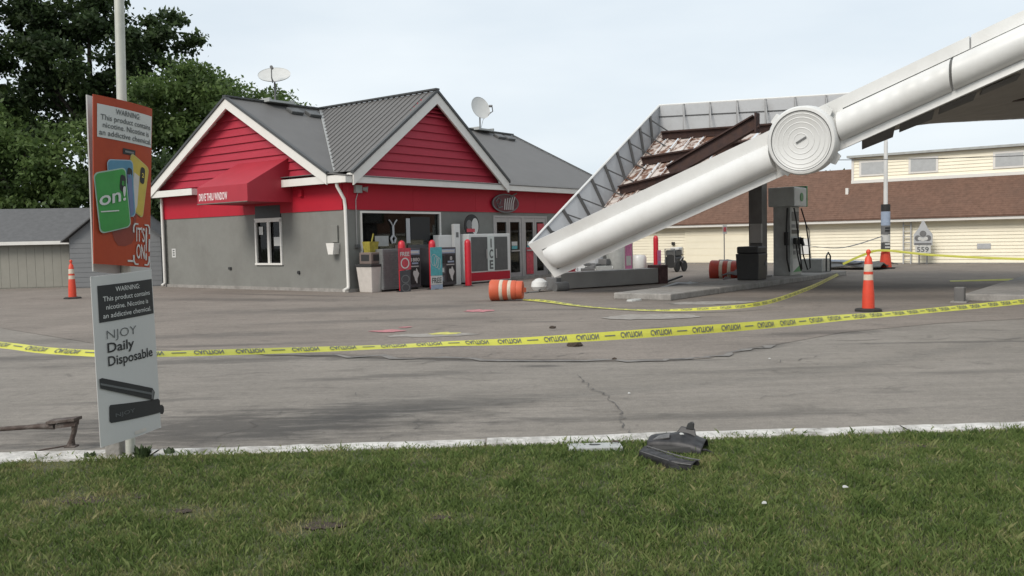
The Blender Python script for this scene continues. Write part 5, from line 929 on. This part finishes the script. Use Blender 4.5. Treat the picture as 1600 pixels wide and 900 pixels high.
for i in range(17):
    f_ = i / 16; x = -.25 + .50 * f_; cv = max(0, f_ - .70) / .30; yb = .09 * cv * cv; tw = 1 - .25 * cv; j = .004 * math.sin(i * 2.7)
    rows.append([(x - .02 * cv, yb + y * tw + j, z * (1 - .12 * cv) + .006 * math.sin(i * 1.9 + k)) for k, (y, z) in enumerate(((.05, .060), (.045, .092), (.012, .100), (.008, .091), (-.022, .086), (-.030, .070), (-.034, .040), (-.028, .010)))])
t.scale = (.86, .9, .9)
shell('skin', m_bump, t, rows, .006)
MB().tube([(-.24, .03, .102), (0, .03, .104), (.12, .04, .102), (.20, .075, .096), (.235, .12, .088)], .005, 6).build('moulding', mat('paler_grey_plastic', (.10, .097, .097), .45, var=.4, scale=30), t)  # edge beads paler than the skin: the rim highlight is put into their colour
MB().tube([(-.23, -.028, .074), (.05, -.03, .076), (.17, -.012, .072), (.23, .05, .066)], .004, 6).build('moulding', MATS['paler_grey_plastic'], t)
MB().slab([(.10, -.03, .05), (.19, -.01, .05), (.20, -.015, .012), (.12, -.035, .012)], (0, .012, 0)).build('clip', m_dark, t)
t = thing('body_panel', 'crumpled black car body panel with a raised tab by the kerb', 'car debris', (1.045, 5.60, .0), R(-24), 'broken black car body pieces on the grass')
rg = random.Random(21); rows = []
prof = ((-.105, .012), (-.11, .05), (-.10, .088), (-.085, .098), (-.03, .108), (-.02, .120), (.05, .126), (.085, .118), (.10, .06), (.10, .015))
for i in range(11):
    f_ = i / 10; sc = .55 + .45 * math.sin(math.pi * min(1, .16 + f_ * .72)); x = -.20 + .40 * f_
    rows.append([(x + rg.uniform(-.006, .006), y * (.75 + .3 * f_) + rg.uniform(-.004, .004), z * sc * (1.12 if 4 < i < 9 and k in (4, 5, 6) else 1) + rg.uniform(-.004, .004)) for k, (y, z) in enumerate(prof)])
t.scale = (.9, .9, .95)
shell('skin', m_bump, t, rows, .006)
MB().slab([(-.17, -.108, .030), (.13, -.112, .030), (.12, -.104, .070), (-.15, -.098, .062)], (0, -.006, 0)).build('dark_recess', m_black, t)
MB().slab([(-.02, .015, .120), (.14, .0, .112), (.12, .035, .165), (.02, .045, .175)], (0, .014, 0)).build('flange', m_bump, t, bevel=.004)
MB().slab([(.055, .03, .160), (.115, .025, .158), (.118, .03, .205), (.10, .03, .215), (.07, .035, .20)], (0, .02, .0)).build('raised_tab', m_dark, t, bevel=.006)
MB().slab([(-.16, -.06, .088), (-.04, -.06, .112), (-.05, -.01, .13), (-.13, -.01, .108)], (0, 0, .006)).build('torn_flap', MATS['paler_grey_plastic'], t); MB().tube([(.17, -.08, .05), (.23, -.10, .06), (.27, -.06, .03)], .008, 6).build('bracket', m_bump, t)
# soil clods and litter
def clod(loc, r, label, m=None, name='dirt_clod', cat='dirt'):
    bm = bmesh.new(); bmesh.ops.create_icosphere(bm, subdivisions=2, radius=r); rg = random.Random(int(loc[0] * 991))
    for v in bm.verts: v.co *= rg.uniform(.75, 1.15); v.co.z = max(-.15 * r, v.co.z * .6)
    me = bpy.data.meshes.new(name); bm.to_mesh(me); bm.free(); me.materials.append(m or m_dirt); o = bpy.data.objects.new(name, me); COL.objects.link(o); o.location = (loc[0], loc[1], loc[2] + r * .1); return tag(o, label, cat, None)
clod((.79, 11.3, .008), .11, 'brown dirt clod under the long caution tape'); clod((.62, 13.6, .01), .055, 'small dark stone on the forecourt beyond the tape'); clod((1.15, 9.95, .01), .03, 'tiny dark pebble on the asphalt seam')
for i, (x, y) in enumerate(((1.02, 7.72), (2.85, 9.7), (1.25, 4.35), (1.75, 4.6), (3.05, 5.9), (1.06, 5.53))):
    mb = MB(); rg = random.Random(i + 50); z = .012 if y > 6 else .044
    if i == 5: z = .135
    mb.slab([(-.013 * rg.uniform(.6, 1.3), -.007, 0), (.014 * rg.uniform(.6, 1.2), -.008, .002), (.010, .009, .006), (-.002, .011, .008), (-.011, .007, .004)], (0, 0, .003)); o = mb.build('litter_scrap', m_litter, None, loc=(x, y, z))
    lbs = ['white litter scrap on the asphalt near the long crack', 'white litter scrap on the asphalt near the forecourt edge', 'white litter scrap deep in the lawn', 'smaller white litter scrap in the lawn', 'white litter scrap in the grass at the kerb beyond the bumper', 'white scrap stuck on the crumpled black panel']; tag(o, lbs[i], 'litter', 'scraps of white litter')
t = gthing('broken_plate', 'white broken plastic plate at the end of the pump island', 'debris', .05, -9.1); MB().lathe([(.01, 0), (.26, 0), (.24, .035), (.01, .05)], 12, sy=.5).build('plate', m_litter, t)
# weeds by the pole
def weed(loc, h, n, label, seed):
    rg = random.Random(seed); mb = MB()
    for k in range(n):
        a = rg.uniform(0, 6.28); b = Vector((math.cos(a) * .03, math.sin(a) * .03, 0)); tip = Vector((math.cos(a) * h * rg.uniform(.3, .8), math.sin(a) * h * rg.uniform(.2, .5), h * rg.uniform(.4, 1))); mid = b.lerp(tip, .5) + Vector((0, 0, h * .15)); sd = Vector((-math.sin(a), math.cos(a), 0)) * rg.uniform(.008, .018)
        mb.add([b - sd * .3, b + sd * .3, mid + sd, tip, mid - sd], [(0, 1, 2, 4), (4, 2, 3)])
    me = mb.build('weed', mat('weed_leaf', (.045, .07, .022), .6, var=.3, scale=20), None, loc=loc, fix=False); tag(me, label, 'plant', 'weeds along the kerb')
weed((-2.44, 5.66, .01), .11, 60, 'leafy weed at the foot of the sign pole', 1); weed((-2.30, 5.76, .02), .05, 22, 'low weed on the kerb right of the sign pole', 2); weed((-2.80, 5.70, .01), .06, 26, 'low weed between the sign pole and the iron bracket', 3)
